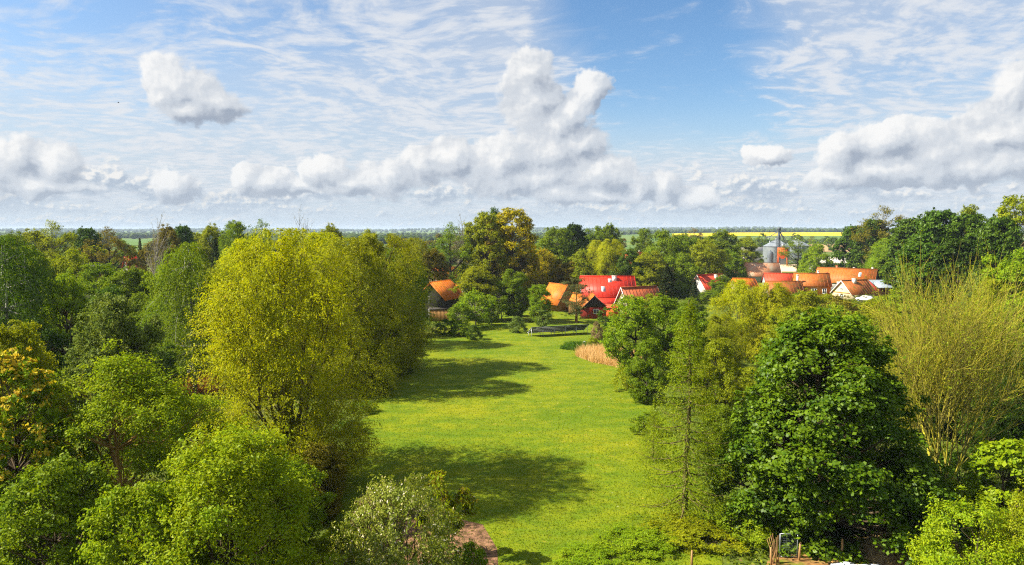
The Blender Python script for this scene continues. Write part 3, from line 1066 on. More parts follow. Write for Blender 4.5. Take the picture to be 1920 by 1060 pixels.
P['sapling'] = broadleaf(50, 5.0, 1.8, ROUND, 18, 8, 20, 0.34, 0.16, 0.20, 0.65, 0.30, L['fresh'], B['dark'], vis=0.6)
P['bush'] = broadleaf(51, 3.0, 2.2, BUSH, 26, 9, 26, 0.28, 0.13, 0.17, 0.60, 0.03, L['mid'], B['brown'], stems=4, vis=0.2)
P['bare'] = twig_tree(52, 16, 5.0, 1, (6, 6, 5), L['brown'], B['grey'], 0.2, 1500, 0.009)
P['bare_shrub'] = twig_tree(53, 6.5, 4.0, 5, (6, 6), L['brown'], B['grey'], 0.15, 0, 0.010)
P['small_a'] = broadleaf(61, 12, 4.6, ROUND, 34, 7, 18, 0.28, 0.14, 0.55, 0.70, 0.05, L['mid'], B['dark'], vis=0.0, lob=0.22)
P['small_b'] = broadleaf(62, 13, 4.0, TALL, 32, 7, 18, 0.28, 0.14, 0.55, 0.70, 0.05, L['mid'], B['dark'], vis=0.0, lob=0.25)
P['small_c'] = broadleaf(63, 11, 5.2, EGG, 36, 7, 18, 0.26, 0.13, 0.55, 0.70, 0.02, L['mid'], B['dark'], vis=0.0, lob=0.22)

TREES = []


def plant(proto, name, cat, label, x, y, h, w, mat=None, bark=None, rot=None, group=None, zoff=0.0, tip=None):
    pr = P[proto]
    r = thing(name, label, cat, (x, y, float(terrain(x, y)) + zoff), random.uniform(0, 6.28) if rot is None else rot, group)
    r.scale = (w / pr['W'], w / pr['W'], h / pr['H'])
    for pn, me in pr['parts']:
        o = obj(pn, me, r)
        m = mat if pn == 'crown' else bark
        if m is not None:
            o.material_slots[0].link = 'OBJECT'
            o.material_slots[0].material = m
        if pn == 'crown' and tip is not None and len(o.material_slots) > 1:
            o.material_slots[1].link = 'OBJECT'
            o.material_slots[1].material = tip
    TREES.append((x, y, w / 2))
    return r


def tree(proto, px, Y, top, wpx, name, label, mat=None, bark=None, cat='tree', **k):
    """px = column of the trunk, Y = distance, top = row of the tree top, wpx = crown width in pixels of the survey frame"""
    h = zat(top, Y)
    x = xat(px, Y, h / 2)
    w = wpx / F * Y
    h -= float(terrain(x, Y))
    if proto.startswith('broad_') and w / h > 0.84:
        proto = 'broad_low'
    return plant(proto, name, cat, label, x, Y, h, w, L.get(mat) if isinstance(mat, str) else mat, B.get(bark) if isinstance(bark, str) else bark, **k)


random.seed(3)

# ------------------------------------------------------------------ buildings
def roof_mat(name, c1, c2, c3=None, wave=1.0, rough=0.6, spec=0.25, s3=0.35):
    m = new_mat(name)
    p = opos()
    n = NOISE(p, 0.9, 6, 0.65)
    n2 = NOISE(VM('MULTIPLY', p, (6, 1.0, 1.0)), 1.0, 3, 0.6)
    col = MIX(STEP(n * 0.6 + n2 * 0.4, 0.38, 0.62), c1, c2)
    if c3:
        col = MIX(STEP(NOISE(VM('ADD', p, (4, 8, 1)), s3, 5, 0.65), 0.50, 0.66), col, c3)
    finish(principled(col, rough, spec, bump=(n2, 0.4, 0.03)))
    return m


RM = {
    'red': roof_mat('roof_red_sheet', (0.42, 0.022, 0.010), (0.50, 0.034, 0.015), (0.34, 0.030, 0.016), rough=0.5, s3=0.5),
    'orange': roof_mat('roof_orange_tile', (0.42, 0.105, 0.008), (0.56, 0.160, 0.012), (0.32, 0.10, 0.014), s3=0.7),
    'brown_red': roof_mat('roof_dull_red_tile', (0.24, 0.055, 0.020), (0.34, 0.082, 0.025), (0.20, 0.070, 0.025), s3=0.7),
    'moss': roof_mat('roof_mossy_tile', (0.21, 0.060, 0.013), (0.32, 0.098, 0.018), (0.13, 0.085, 0.014), s3=0.9),
    'moss_orange': roof_mat('roof_weathered_orange_tile', (0.28, 0.075, 0.012), (0.40, 0.120, 0.018), (0.19, 0.095, 0.016), s3=0.8),
    'rust': roof_mat('roof_rusty_sheet', (0.46, 0.17, 0.075), (0.54, 0.28, 0.16), (0.50, 0.40, 0.28), s3=0.35),
    'far_red': roof_mat('roof_bright_red_tile', (0.44, 0.045, 0.018), (0.52, 0.060, 0.026), (0.37, 0.048, 0.024), s3=0.7),
    'scarlet': roof_mat('roof_scarlet', (0.46, 0.044, 0.013), (0.52, 0.062, 0.016)),
    'zinc': roof_mat('roof_zinc_sheet', (0.17, 0.21, 0.27), (0.23, 0.27, 0.32), rough=0.4, spec=0.5),
    'pale': roof_mat('roof_pale_sheet', (0.42, 0.38, 0.34), (0.50, 0.46, 0.42)),
    'felt': roof_mat('roof_grey_felt', (0.07, 0.07, 0.08), (0.10, 0.10, 0.11)),
}
WM = {
    'white': noisy_mat('wall_white_render', (0.50, 0.47, 0.44), (0.60, 0.58, 0.55), 0.8, c3=(0.44, 0.35, 0.30), s3=0.9),
    'cream': noisy_mat('wall_cream_render', (0.50, 0.41, 0.26), (0.58, 0.49, 0.33), 0.8),
    'orange': noisy_mat('wall_orange_render', (0.52, 0.20, 0.030), (0.60, 0.25, 0.040), 0.7),
    'grey': noisy_mat('wall_grey_render', (0.30, 0.30, 0.29), (0.40, 0.40, 0.39), 0.8),
    'dark': noisy_mat('wall_dark_boards', (0.022, 0.020, 0.020), (0.050, 0.044, 0.040), 1.0, stretch=(6, 6, 0.4)),
    'redboard': noisy_mat('wall_dark_red_boards', (0.20, 0.018, 0.014), (0.28, 0.03, 0.02), 1.0, stretch=(6, 6, 0.4)),
    'brown': noisy_mat('wall_brown_boards', (0.20, 0.10, 0.030), (0.30, 0.16, 0.05), 1.0, stretch=(6, 6, 0.4)),
    'scarlet': noisy_mat('wall_scarlet_boards', (0.52, 0.085, 0.018), (0.60, 0.11, 0.025), 1.0, stretch=(6, 6, 0.4)),
    'bluegrey': noisy_mat('wall_blue_grey_boards', (0.22, 0.27, 0.30), (0.30, 0.35, 0.38), 1.0),
    'stone': noisy_mat('wall_brown_stone', (0.16, 0.12, 0.08), (0.40, 0.33, 0.24), 4.0),
    'brick': noisy_mat('chimney_brick', (0.34, 0.10, 0.05), (0.46, 0.16, 0.08), 5.0),
    'chim': noisy_mat('chimney_pale_render', (0.60, 0.56, 0.52), (0.70, 0.66, 0.60), 2.0),
}
MAT_FRAME = noisy_mat('window_frame_white', (0.72, 0.72, 0.72), (0.80, 0.80, 0.80), 2.0)
MAT_TRIM = noisy_mat('trim_white', (0.68, 0.66, 0.62), (0.78, 0.76, 0.72), 2.0)
MAT_TRIMD = noisy_mat('trim_dark_wood', (0.03, 0.022, 0.02), (0.06, 0.045, 0.035), 2.0)


def glass_mat():
    m = new_mat('window_glass')
    finish(principled((0.02, 0.025, 0.03), 0.08, 0.6))
    return m


MAT_GLASS = glass_mat()
MAT_STEEL = noisy_mat('galvanised_steel', (0.15, 0.165, 0.18), (0.22, 0.24, 0.26), 3.0, 0.4, 0.5, metal=0.5)


def window_part(parent, x, y, z, w, h, axis, mull=True, frame=None):
    """axis: outward direction in the building's frame, '-y' '+y' '-x' '+x' """
    sgn = -1 if axis[0] == '-' else 1
    along = 'x' if axis[1] == 'y' else 'y'
    fm, gm = MB(), MB()
    t = 0.10
    def bar(c0, c1, dw, dh):
        if along == 'x':
            fm.box((x + c0, y + sgn * 0.03, z + c1), (dw, 0.10, dh))
        else:
            fm.box((x + sgn * 0.03, y + c0, z + c1), (0.10, dw, dh))
    bar(-w / 2 - t / 2, 0, t, h + 2 * t)
    bar(w / 2 + t / 2, 0, t, h + 2 * t)
    bar(0, h / 2 + t / 2, w, t)
    bar(0, -h / 2 - t / 2, w, t)
    if mull:
        bar(0, 0, t * 0.8, h)
    o = fm.build('window', frame or MAT_FRAME, parent)
    if along == 'x':
        gm.box((x, y + sgn * 0.012, z), (w, 0.03, h))
    else:
        gm.box((x + sgn * 0.012, y, z), (0.03, w, h))
    gm.build('pane', MAT_GLASS, o)
    return o


def gable_house(name, label, cat, x, y, rot, Lx, Wy, eave, ridge, wall, roof, over=0.35, gable=None, chimneys=(), windows=(), skylights=(), trim=None,
                rear_eave=None, ribs=True, group=None, shift=0.0, base=None, front_eave=None):
    """ridge along local X; -Y is the front slope. chimneys: (along, across, height, width, mat) windows: (axis, along, z, w, h)"""
    z0 = float(terrain(x, y)) if base is None else base
    r = thing(name, label, cat, (x, y, z0), rot, group)
    hx, hy = Lx / 2, Wy / 2
    ef = front_eave if front_eave is not None else eave
    er = rear_eave if rear_eave is not None else eave
    ry = shift
    zr = ridge - 0.10
    # walls
    b = MB()
    v = [(-hx, -hy, -0.2), (-hx, -hy, ef), (-hx, ry, zr), (-hx, hy, er), (-hx, hy, -0.2), (hx, -hy, -0.2), (hx, -hy, ef), (hx, ry, zr), (hx, hy, er), (hx, hy, -0.2)]
    b.add(v, [(0, 5, 6, 1), (9, 4, 3, 8), (0, 4, 9, 5)])
    b.f += [[0, 1, 2, 3, 4], [5, 9, 8, 7, 6]]
    b.m += [1, 1]
    b.build('wall', [wall, gable or wall], r)
    # roof: two slabs with overhang
    th = 0.16
    rf = MB()
    def slope(ys, ze, sgn):
        run = abs(ys - ry)
        k = (ridge - ze) / run
        yo, zo = ys + sgn * over, ze - k * over + 0.08
        a, c = -hx - over, hx + over
        if sgn < 0:
            q = [(a, yo, zo), (c, yo, zo), (c, ry, ridge + 0.08), (a, ry, ridge + 0.08)]
        else:
            q = [(c, yo, zo), (a, yo, zo), (a, ry, ridge + 0.08), (c, ry, ridge + 0.08)]
        rf.slab(q, th)
        if ribs:
            n = max(int((c - a) / 0.9), 1)
            nv = norm(np.cross(np.subtract(q[1], q[0]), np.subtract(q[3], q[0])))
            for i in range(n + 1):
                xx = a + 0.03 + (c - a - 0.06) * i / n
                p0, p1 = np.array([xx, yo, zo]), np.array([xx, ry, ridge + 0.08])
                rf.add([p0 + (-0.03, 0, 0), p0 + (0.03, 0, 0), p1 + (0.03, 0, 0), p1 + (-0.03, 0, 0), p0 + nv * 0.05, p1 + nv * 0.05],
                       [(0, 4, 5, 3), (4, 1, 2, 5), (0, 1, 4), (3, 5, 2)])
    slope(-hy, ef, -1)
    slope(hy, er, 1)
    rf.box((0, ry, ridge + 0.12), (Lx + 2 * over + 0.02, 0.30, 0.12))
    ro = rf.build('roof', roof, r)
    if trim is not None:
        for sx in (-1, 1):
            t = MB()
            for ys, ze, sg in ((-hy, ef, -1), (hy, er, 1)):
                k = (ridge - ze) / abs(ys - ry)
                yo, zo = ys + sg * over, ze - k * over
                xx = sx * (hx + over + 0.035)
                q0, q1 = np.array([xx, yo, zo - 0.02]), np.array([xx, ry, ridge - 0.02])
                d = np.array([0.03, 0, 0])
                h_ = np.array([0, 0, 0.12])
                t.add([q0 - d - h_, q0 + d - h_, q1 + d - h_, q1 - d - h_, q0 - d + h_, q0 + d + h_, q1 + d + h_, q1 - d + h_],
                      [(0, 3, 2, 1), (4, 5, 6, 7), (0, 1, 5, 4), (1, 2, 6, 5), (2, 3, 7, 6), (3, 0, 4, 7)])
            t.build('bargeboard', trim, r)
    for (al, ac, hh, ww, cm) in chimneys:
        e_ = ef if ac < ry else er
        hw = hy + ry if ac < ry else hy - ry
        zc = ridge - (ridge - e_) * abs(ac - ry) / hw
        c = MB()
        c.box((al, ac, zc + hh / 2 - 0.3), (ww, ww * 0.8, hh + 0.6))
        c.box((al, ac, zc + hh + 0.06), (ww + 0.16, ww * 0.8 + 0.16, 0.12))
        c.build('chimney', cm, ro)
    for (al, ac, ww, hh) in skylights:
        k = (ridge - ef) / (hy + ry)
        c = MB()
        def at(u, w_, up): return (u, w_, ridge + 0.08 - k * (ry - w_) + up)
        q = [at(al - ww / 2, ac - hh / 2, 0.10), at(al + ww / 2, ac - hh / 2, 0.10), at(al + ww / 2, ac + hh / 2, 0.10), at(al - ww / 2, ac + hh / 2, 0.10)]
        c.slab(q, 0.14)
        so = c.build('skylight', MAT_FRAME, ro)
        gl = MB()
        s_ = 0.12
        q = [at(al - ww / 2 + s_, ac - hh / 2 + s_, 0.125), at(al + ww / 2 - s_, ac - hh / 2 + s_, 0.125), at(al + ww / 2 - s_, ac + hh / 2 - s_, 0.125), at(al - ww / 2 + s_, ac + hh / 2 - s_, 0.125)]
        gl.slab(q, 0.05)
        gl.build('pane', MAT_STEEL if ww < 0 else MAT_SKYL, so)
    for (ax, al, zz, ww, hh) in windows:
        if ax == '-y': window_part(r, al, -hy, zz, ww, hh, ax)
        elif ax == '+y': window_part(r, al, hy, zz, ww, hh, ax)
        elif ax == '-x': window_part(r, -hx, al, zz, ww, hh, ax)
        else: window_part(r, hx, al, zz, ww, hh, ax)
    return r


def skyl_mat():
    m = new_mat('skylight_glass')
    finish(principled((0.25, 0.32, 0.38), 0.08, 0.8))
    return m


MAT_SKYL = skyl_mat()


def hx_(px, Y, z=3.0): return xat(px, Y, z)


# farmstead at the end of the lawn
Yh = 168
gable_house('farmhouse', 'long farmhouse with bright red sheet roof and small skylights', 'house', hx_(1138, Yh), Yh, R(1), 12.4, 9.6, 4.1, 8.7,
            WM['bluegrey'], RM['red'], over=0.5, chimneys=((1.6, -0.9, 0.9, 1.0, WM['chim']),), skylights=((-1.4, -3.2, 0.9, 1.1), (0.5, -1.2, 0.8, 0.8)),
            windows=(('-y', -4, 2.2, 1.2, 1.3), ('-y', 1, 2.2, 1.2, 1.3)), trim=RM['red'])
# annex in front of it
ya = 161.5
gable_house('annex', 'low annex with red sheet roof and pale blue wall under the farmhouse eave', 'annex', hx_(1136, ya), ya, R(2), 7.4, 3.0, 2.7, 4.0,
            WM['bluegrey'], RM['red'], over=0.25, windows=(('-y', -1.0, 1.7, 0.9, 0.9),))
yr = 156
gable_house('garden_shed', 'dark red board shed with black gable facing the lawn', 'shed', hx_(1112, yr), yr, R(90), 5.5, 5.4, 2.7, 5.3,
            WM['redboard'], RM['orange'], over=0.35, gable=WM['redboard'], trim=MAT_TRIMD, windows=(('-x', -0.4, 1.7, 1.1, 0.9),))
gb = bpy.data.objects['garden_shed']
cl = MB()                                   # dark boarded gable triangle, board by board
for i in range(9):
    yy = -2.4 + i * 0.6
    top = 2.8 + (5.15 - 2.8) * (1 - abs(yy) / 2.75)
    if top - 2.65 > 0.15:
        MB().box((-2.80, yy, (2.62 + top) / 2), (0.06, 0.56, top - 2.62)).build('plank', WM['dark'], gb)
# open carport, scarlet
yc = 154
cp = thing('carport', 'scarlet lean-to carport with open dark front beside the dark red shed', 'carport', (hx_(1152, yc), yc, 0), R(14))
b = MB().slab([(-2.3, -2.0, 2.8), (2.3, -2.0, 2.5), (2.3, 2.0, 2.95), (-2.3, 2.0, 3.25)], 0.14)
b.build('roof', RM['scarlet'], cp)
MB().box((-2.05, 0, 1.3), (0.10, 3.7, 2.6)).build('side_wall', WM['scarlet'], cp)
MB().box((-0.9, -1.85, 1.25), (2.2, 0.10, 2.5)).build('front_wall', WM['scarlet'], cp)
MB().box((0, 1.8, 1.3), (4.1, 0.10, 2.7)).build('back_wall', WM['dark'], cp)
for xx in (0.35, 2.05):
    MB().box((xx, -1.85, 1.2), (0.14, 0.14, 2.4)).build('post', WM['scarlet'], cp)
yg = 159
gable_house('brown_gable_house', 'house with steep stone gable edged in white and red tiled roof', 'house', hx_(1198, yg), yg, R(24), 9.2, 5.2, 3.0, 6.8,
            WM['stone'], RM['brown_red'], over=0.45, gable=WM['stone'], trim=MAT_TRIM, windows=(('-x', -0.3, 3.9, 0.8, 1.1),))
yo = 171
gable_house('barn_with_orange_roof', 'barn with steep bright orange roof and board walls behind the pine', 'barn', hx_(1047, yo), yo, R(124), 6.6, 5.6, 2.3, 6.5,
            WM['brown'], RM['orange'], over=0.5, trim=MAT_TRIMD)
gable_house('low_orange_shed', 'low shed with orange roof between the pine and the dark red shed', 'shed', hx_(1092, 165), 165, R(140), 5.0, 4.4, 2.4, 4.6,
            WM['brown'], RM['orange'], over=0.3)
# wooden house behind the willow row
yl = 152
gable_house('wooden_house', 'black timber house with steep orange tile roof beside the willow row', 'house', hx_(824, yl), yl + 3, R(66), 8.5, 7.0, 5.0, 8.4,
            WM['dark'], RM['orange'], over=0.45, gable=WM['dark'], trim=RM['orange'], windows=(('-x', 1.4, 4.6, 1.7, 1.1),), chimneys=())
gable_house('dormer_wing', 'short wing with orange tile roof joined behind the black timber house', 'house', hx_(848, yl + 6), yl + 6.5, R(4), 3.6, 4.6, 4.8, 7.4,
            WM['dark'], RM['orange'], over=0.25)
fb = thing('woodshed', 'brown plank woodshed standing against the black timber house', 'shed', (hx_(824, yl - 2.5), yl - 2.0, 0), R(2))
for i in range(14):
    MB().box((-1.95 + i * 0.3, -1.0, 1.35 + 0.03 * math.sin(i * 2.3)), (0.275, 0.06, 2.7)).build('plank', WM['brown'], fb)
MB().box((-2.12, 0, 1.35), (0.06, 2.0, 2.7)).build('side_wall', WM['brown'], fb)
MB().box((2.32, 0, 1.35), (0.06, 2.0, 2.7)).build('side_wall', WM['brown'], fb)
MB().slab([(-2.4, -1.2, 2.75), (2.55, -1.2, 2.75), (2.55, 1.1, 3.05), (-2.4, 1.1, 3.05)], 0.08).build('roof', WM['dark'], fb)
MB().box((-2.25, -1.1, 1.4), (0.16, 0.16, 2.8)).build('post', MAT_TRIM, fb)

# village on the right
gable_house('white_gable_house', 'white rendered house with steep gable and red roof beside the dark spruces', 'house', hx_(1334, 200), 202, R(28), 9.5, 7.6, 2.6, 6.9,
            WM['white'], RM['far_red'], over=0.35, gable=WM['white'], trim=MAT_TRIM, windows=(('-x', 0.6, 2.2, 1.0, 1.2), ('-x', 0.2, 4.6, 0.8, 0.9)),
            chimneys=((1.5, -1.0, 1.0, 0.8, WM['chim']), (4.2, -1.2, 1.0, 0.9, WM['chim'])))
gable_house('rusty_barn', 'long barn with streaky rust red sheet roof and pale gable', 'barn', hx_(1418, 262), 264, R(-8), 17.5, 9.5, 2.8, 7.4,
            WM['grey'], RM['rust'], over=0.4, gable=WM['white'], trim=MAT_TRIM, windows=(('-y', -1, 1.6, 0.9, 0.9), ('-x', 1.0, 4.8, 0.9, 1.2), ('-x', -1.4, 2.3, 0.9, 1.2)), ribs=False)
gable_house('red_roofed_cottage', 'cottage with red roof and grey gable behind the bright yellow willow', 'house', hx_(1465, 215), 217, R(-8), 9.0, 7.0, 3.2, 6.3,
            WM['bluegrey'], RM['far_red'], over=0.3, gable=WM['bluegrey'], trim=MAT_TRIMD)
gable_house('mossy_roofed_barn', 'low barn under a dull red mossy tile roof left of the orange house', 'barn', hx_(1470, 196), 197, R(-3), 9.5, 7.5, 1.6, 5.3,
            WM['stone'], RM['moss'], over=0.3)
gable_house('orange_peeking_roof', 'small house whose orange roof shows above the yellow willow', 'house', hx_(1398, 208), 210, R(5), 6.5, 6.0, 3.0, 5.2,
            WM['cream'], RM['orange'], over=0.3)
gable_house('orange_house', 'orange rendered house with mossy hipped tile roof and white windows', 'house', hx_(1529, 196), 199, R(-13), 9.2, 7.5, 4.2, 7.4,
            WM['orange'], RM['moss_orange'], over=0.35, chimneys=((-4.3, -3.2, 2.4, 0.5, WM['chim']), (1.9, 0.2, 0.9, 0.5, WM['chim'])),
            windows=(('-y', -3.2, 2.9, 0.9, 1.2), ('-y', 0.2, 2.7, 1.2, 1.2), ('-y', 2.9, 2.6, 0.9, 1.4)))
gable_house('cream_house', 'cream house with white edged gable and mossy tiled roof beside the orange house', 'house', hx_(1604, 190), 191, R(20), 8.6, 6.8, 2.7, 6.0,
            WM['cream'], RM['moss'], over=0.4, gable=WM['cream'], trim=MAT_TRIM,
            chimneys=((-0.6, -0.6, 1.0, 0.9, WM['chim']), (-3.9, 1.6, 1.0, 0.7, WM['chim'])), windows=(('-x', 0.1, 3.9, 0.7, 0.8), ('-x', 0.0, 1.7, 1.0, 0.9)))
ch = bpy.data.objects['cream_house']
MB().box((-4.36, 0, 2.72), (0.10, 6.0, 0.20)).build('timber_band', WM['orange'], ch)
gable_house('long_orange_house', 'long house with orange tiled roof and pale gable behind the cream house', 'house', hx_(1592, 222), 224, R(-37), 17.5, 8.6, 3.2, 7.5,
            WM['grey'], RM['moss_orange'], over=0.35, gable=WM['grey'], trim=MAT_TRIMD,
            chimneys=((-3.0, 0.2, 1.0, 0.6, WM['brick']), (2.2, 0.3, 0.6, 0.5, WM['chim']), (7.6, 0.3, 0.8, 0.5, WM['chim']), (-5.4, -2.6, 1.1, 0.6, WM['brick'])),
            skylights=((4.4, -1.9, 0.8, 1.2),), windows=(('+x', -0.6, 4.6, 0.8, 1.1),))
sh = thing('metal_shed', 'open shed with pale blue metal sheet roof at the end of the long orange house', 'shed', (hx_(1668, 204), 205, float(terrain(hx_(1668, 204), 205))), R(-2))
sz = 20 - float(terrain(hx_(1668, 204), 205))
rfm = MB().slab([(-4.3, -3.0, 3.0), (4.6, -3.0, 3.0), (4.6, 3.0, 4.9), (-4.3, 3.0, 4.9)], 0.12)
for i in range(11):
    xx = -4.25 + i * 0.88
    rfm.slab([(xx, -3.0, 3.045), (xx + 0.07, -3.0, 3.045), (xx + 0.07, 3.0, 4.945), (xx, 3.0, 4.945)], 0.04)
rfm.build('roof', RM['zinc'], sh)
MB().box((0, 2.7, 2.1), (8.2, 0.12, 4.8)).build('back_wall', WM['redboard'], sh)
for xx in (-3.9, -1.2, 1.5, 4.2):
    MB().box((xx, -2.7, 1.3), (0.16, 0.16, 3.1)).build('post', WM['brown'], sh)
gable_house('grey_warehouse', 'grey warehouse seen between the trees beyond the long orange house', 'warehouse', hx_(1592, 330), 330, R(-4), 34, 10, 4.5, 7.0,
            WM['grey'], RM['pale'], over=0.4, ribs=False, windows=(('-y', 3, 2.6, 2.4, 1.6), ('-y', -6, 2.6, 2.4, 1.6)))
gable_house('white_long_shed', 'low white shed roof stretching behind the rusty barn', 'shed', hx_(1402, 420), 425, R(0), 24, 10, 2.2, 3.6, WM['white'], RM['pale'], over=0.4, ribs=False)
gable_house('far_shed', 'pale low farm shed beyond the grain silos', 'shed', hx_(1400, 560), 570, R(0), 34, 12, 3.2, 6.0, WM['white'], RM['pale'], over=0.4, ribs=False)

# red roofs between the far trees
gable_house('far_red_house', 'house with bright red roof and two white chimneys among distant trees', 'house', hx_(1186, 330), 332, R(-18), 12.5, 9.0, 4.0, 9.6,
            WM['white'], RM['far_red'], over=0.4, chimneys=((-2.0, -0.5, 1.3, 1.1, WM['chim']), (3.6, 0.4, 1.3, 1.1, WM['chim'])), trim=MAT_TRIM, ribs=False)
gable_house('white_far_house', 'small white house peeping between pale green trees left of the red roofs', 'house', hx_(1068, 290), 292, R(30), 7, 6, 5.0, 8.6, WM['white'], RM['brown_red'], over=0.3, ribs=False)
gable_house('red_roof_in_wood', 'house with steep red roof hidden among the trees on the village edge', 'house', hx_(250, 230), 230, R(60), 5.0, 4.5, 6.0, 11.2, WM['grey'], RM['red'], over=0.3, ribs=False)
gable_house('pale_house_in_wood', 'pale grey house almost hidden by olive brown oak', 'house', hx_(168, 190), 192, R(20), 8, 6, 7.0, 10.5, WM['white'], RM['felt'], over=0.3, ribs=False)
gable_house('orange_roof_in_trees', 'cottage whose orange roof glints through the airy tree behind the timber house', 'house', hx_(832, 215), 217, R(25), 8, 6.5, 5.0, 8.3, WM['stone'], RM['orange'], over=0.3, ribs=False)

# ---------------------------------------------------------------- grain silos
MAT_SILO = noisy_mat('silo_corrugated_steel', (0.15, 0.18, 0.20), (0.21, 0.24, 0.26), 0.4, 0.45, 0.4, metal=0.3)
MAT_SILOROOF = noisy_mat('silo_roof_steel', (0.20, 0.23, 0.26), (0.27, 0.30, 0.33), 0.4, 0.4, 0.4, metal=0.3)
MAT_DKSTEEL = noisy_mat('dark_steel', (0.05, 0.065, 0.085), (0.09, 0.11, 0.13), 1.0, 0.6, 0.3)
MAT_RUSTRED = noisy_mat('hopper_red_paint', (0.46, 0.085, 0.020), (0.54, 0.11, 0.028), 0.5)


def silo(label, x, y, rad, eave, top):
    z0 = float(terrain(x, y))
    r = thing('grain_silo', label, 'silo', (x, y, z0), 0, 'steel grain silos beyond the village')
    n = 40
    a = np.arange(n) * 2 * math.pi / n
    hs, vs, fs = np.arange(0, eave + 0.01, 0.45), [], []
    for i, h in enumerate(hs):             # corrugated rings
        rr = rad + (0.06 if i % 2 else 0.0)
        vs += [(rr * math.cos(q), rr * math.sin(q), h) for q in a]
    for i in range(len(hs) - 1):
        fs += [(i * n + k, i * n + (k + 1) % n, (i + 1) * n + (k + 1) % n, (i + 1) * n + k) for k in range(n)]
    MB().add(vs, fs).build('barrel', MAT_SILO, r)
    c = MB()
    vs = [((rad + 0.35) * math.cos(q), (rad + 0.35) * math.sin(q), eave) for q in a] + [(0.7 * math.cos(q), 0.7 * math.sin(q), top) for q in a]
    c.add(vs, [(k, (k + 1) % n, n + (k + 1) % n, n + k) for k in range(n)] + [tuple(range(2 * n - 1, n - 1, -1))[::-1]])
    for k in range(0, n, 2):
        q = a[k]
        c.tube([(rad * math.cos(q), rad * math.sin(q), eave + 0.06), (0.75 * math.cos(q), 0.75 * math.sin(q), top + 0.06)], [0.10, 0.07], 3)
    c.tube([(0, 0, top - 0.1), (0, 0, top + 0.5)], [0.8, 0.8], 10)
    c.build('cone_roof', MAT_SILOROOF, r)
    st = MB()                               # ladder with hoops up the barrel
    q = R(-118)
    lx, ly = (rad + 0.35) * math.cos(q), (rad + 0.35) * math.sin(q)
    for s_ in (-0.3, 0.3):
        st.box((lx - s_ * math.sin(q), ly + s_ * math.cos(q), eave / 2), (0.09, 0.09, eave))
    for i in range(int(eave / 0.8)):
        st.box((lx, ly, 0.5 + i * 0.8), (0.6, 0.08, 0.08), q + math.pi / 2)
    st.build('ladder', MAT_DKSTEEL, r)
    return r


ys = 405
silo('corrugated steel grain silo beside the elevator tower, the nearer one', hx_(1455, ys), ys, 7.4, 10.6, 14.6)
silo('steel grain silo half hidden behind the trees right of the red hopper', hx_(1492, 425), 425, 7.4, 10.6, 14.6)
bn = thing('slim_hopper_bin', 'slim dark round topped bin standing against the grain silo', 'bin', (hx_(1443, 393), 392, 0))
a8 = np.arange(16) * 2 * math.pi / 16
prof = [(1.7, 0), (1.7, 6.2), (1.5, 7.2), (0.9, 7.9), (0.1, 8.1)]
MB().add([(r_ * math.cos(q), r_ * math.sin(q), h) for r_, h in prof for q in a8],
         [(i * 16 + k, i * 16 + (k + 1) % 16, (i + 1) * 16 + (k + 1) % 16, (i + 1) * 16 + k) for i in range(4) for k in range(16)]).build('barrel', MAT_DKSTEEL, bn)
MB().tube([(0, 0, 8.0), (0, 0, 8.6)], [0.3, 0.3], 8).build('vent', MAT_DKSTEEL, bn)
# elevator tower
tw = thing('elevator_tower', 'tall dark lattice grain elevator with sloping pipes above the silos', 'tower', (hx_(1459, 392), 392, 0))
legs = [(-0.9, -0.9), (0.9, -0.9), (0.9, 0.9), (-0.9, 0.9)]
for lx, ly in legs:
    MB().box((lx, ly, 10), (0.22, 0.22, 20.0)).build('leg', MAT_DKSTEEL, tw)
br = MB()
for i in range(10):
    for k in range(4):
        p0, p1 = legs[k], legs[(k + 1) % 4]
        br.tube([(p0[0], p0[1], i * 2), (p1[0], p1[1], i * 2 + 2)], [0.07, 0.07], 3)
        br.tube([(p0[0], p0[1], i * 2 + 2), (p1[0], p1[1], i * 2 + 2)], [0.07, 0.07], 3)
br.build('bracing', MAT_DKSTEEL, tw)
MB().box((0, 0, 20.1), (2.2, 2.2, 0.2)).box((0, 0, 20.9), (1.6, 1.6, 1.5)).build('head', MAT_DKSTEEL, tw)
MB().box((0.1, 0, 9.5), (0.8, 0.5, 19)).build('bucket_shaft', MAT_DKSTEEL, tw)
for tx, ty, tz in ((9.5, 22, 14.6), (13, 18, 9.5), (7.5, -2, 9.0), (-3.0, 12, 15.0)):
    MB().tube([(0.2, 0.2, 19.6), (tx, ty, tz)], [0.26, 0.26], 6).build('pipe', MAT_DKSTEEL, tw)
gt = thing('gantry', 'grey lattice conveyor gantry spanning the silo roofs', 'gantry', (hx_(1470, 415), 415, 0))
MB().box((0, 0, 15.3), (22, 1.0, 0.25)).build('walkway', MAT_STEEL, gt)
rl = MB()
for s_ in (-0.5, 0.5):
    rl.box((0, s_, 16.4), (22, 0.09, 0.09))
    for i in range(12):
        rl.box((-11 + i * 2, s_, 15.9), (0.09, 0.09, 1.1))
rl.build('railing', MAT_STEEL, gt)
for xx in (-9, 10.5):
    MB().box((xx, 0, 7.6), (0.35, 0.35, 15.2)).build('post', MAT_STEEL, gt)
hp = thing('red_hopper', 'square rust red hopper on tall steel legs by the elevator tower', 'hopper', (hx_(1466, 385), 384, 0), R(-28))
hb = MB()
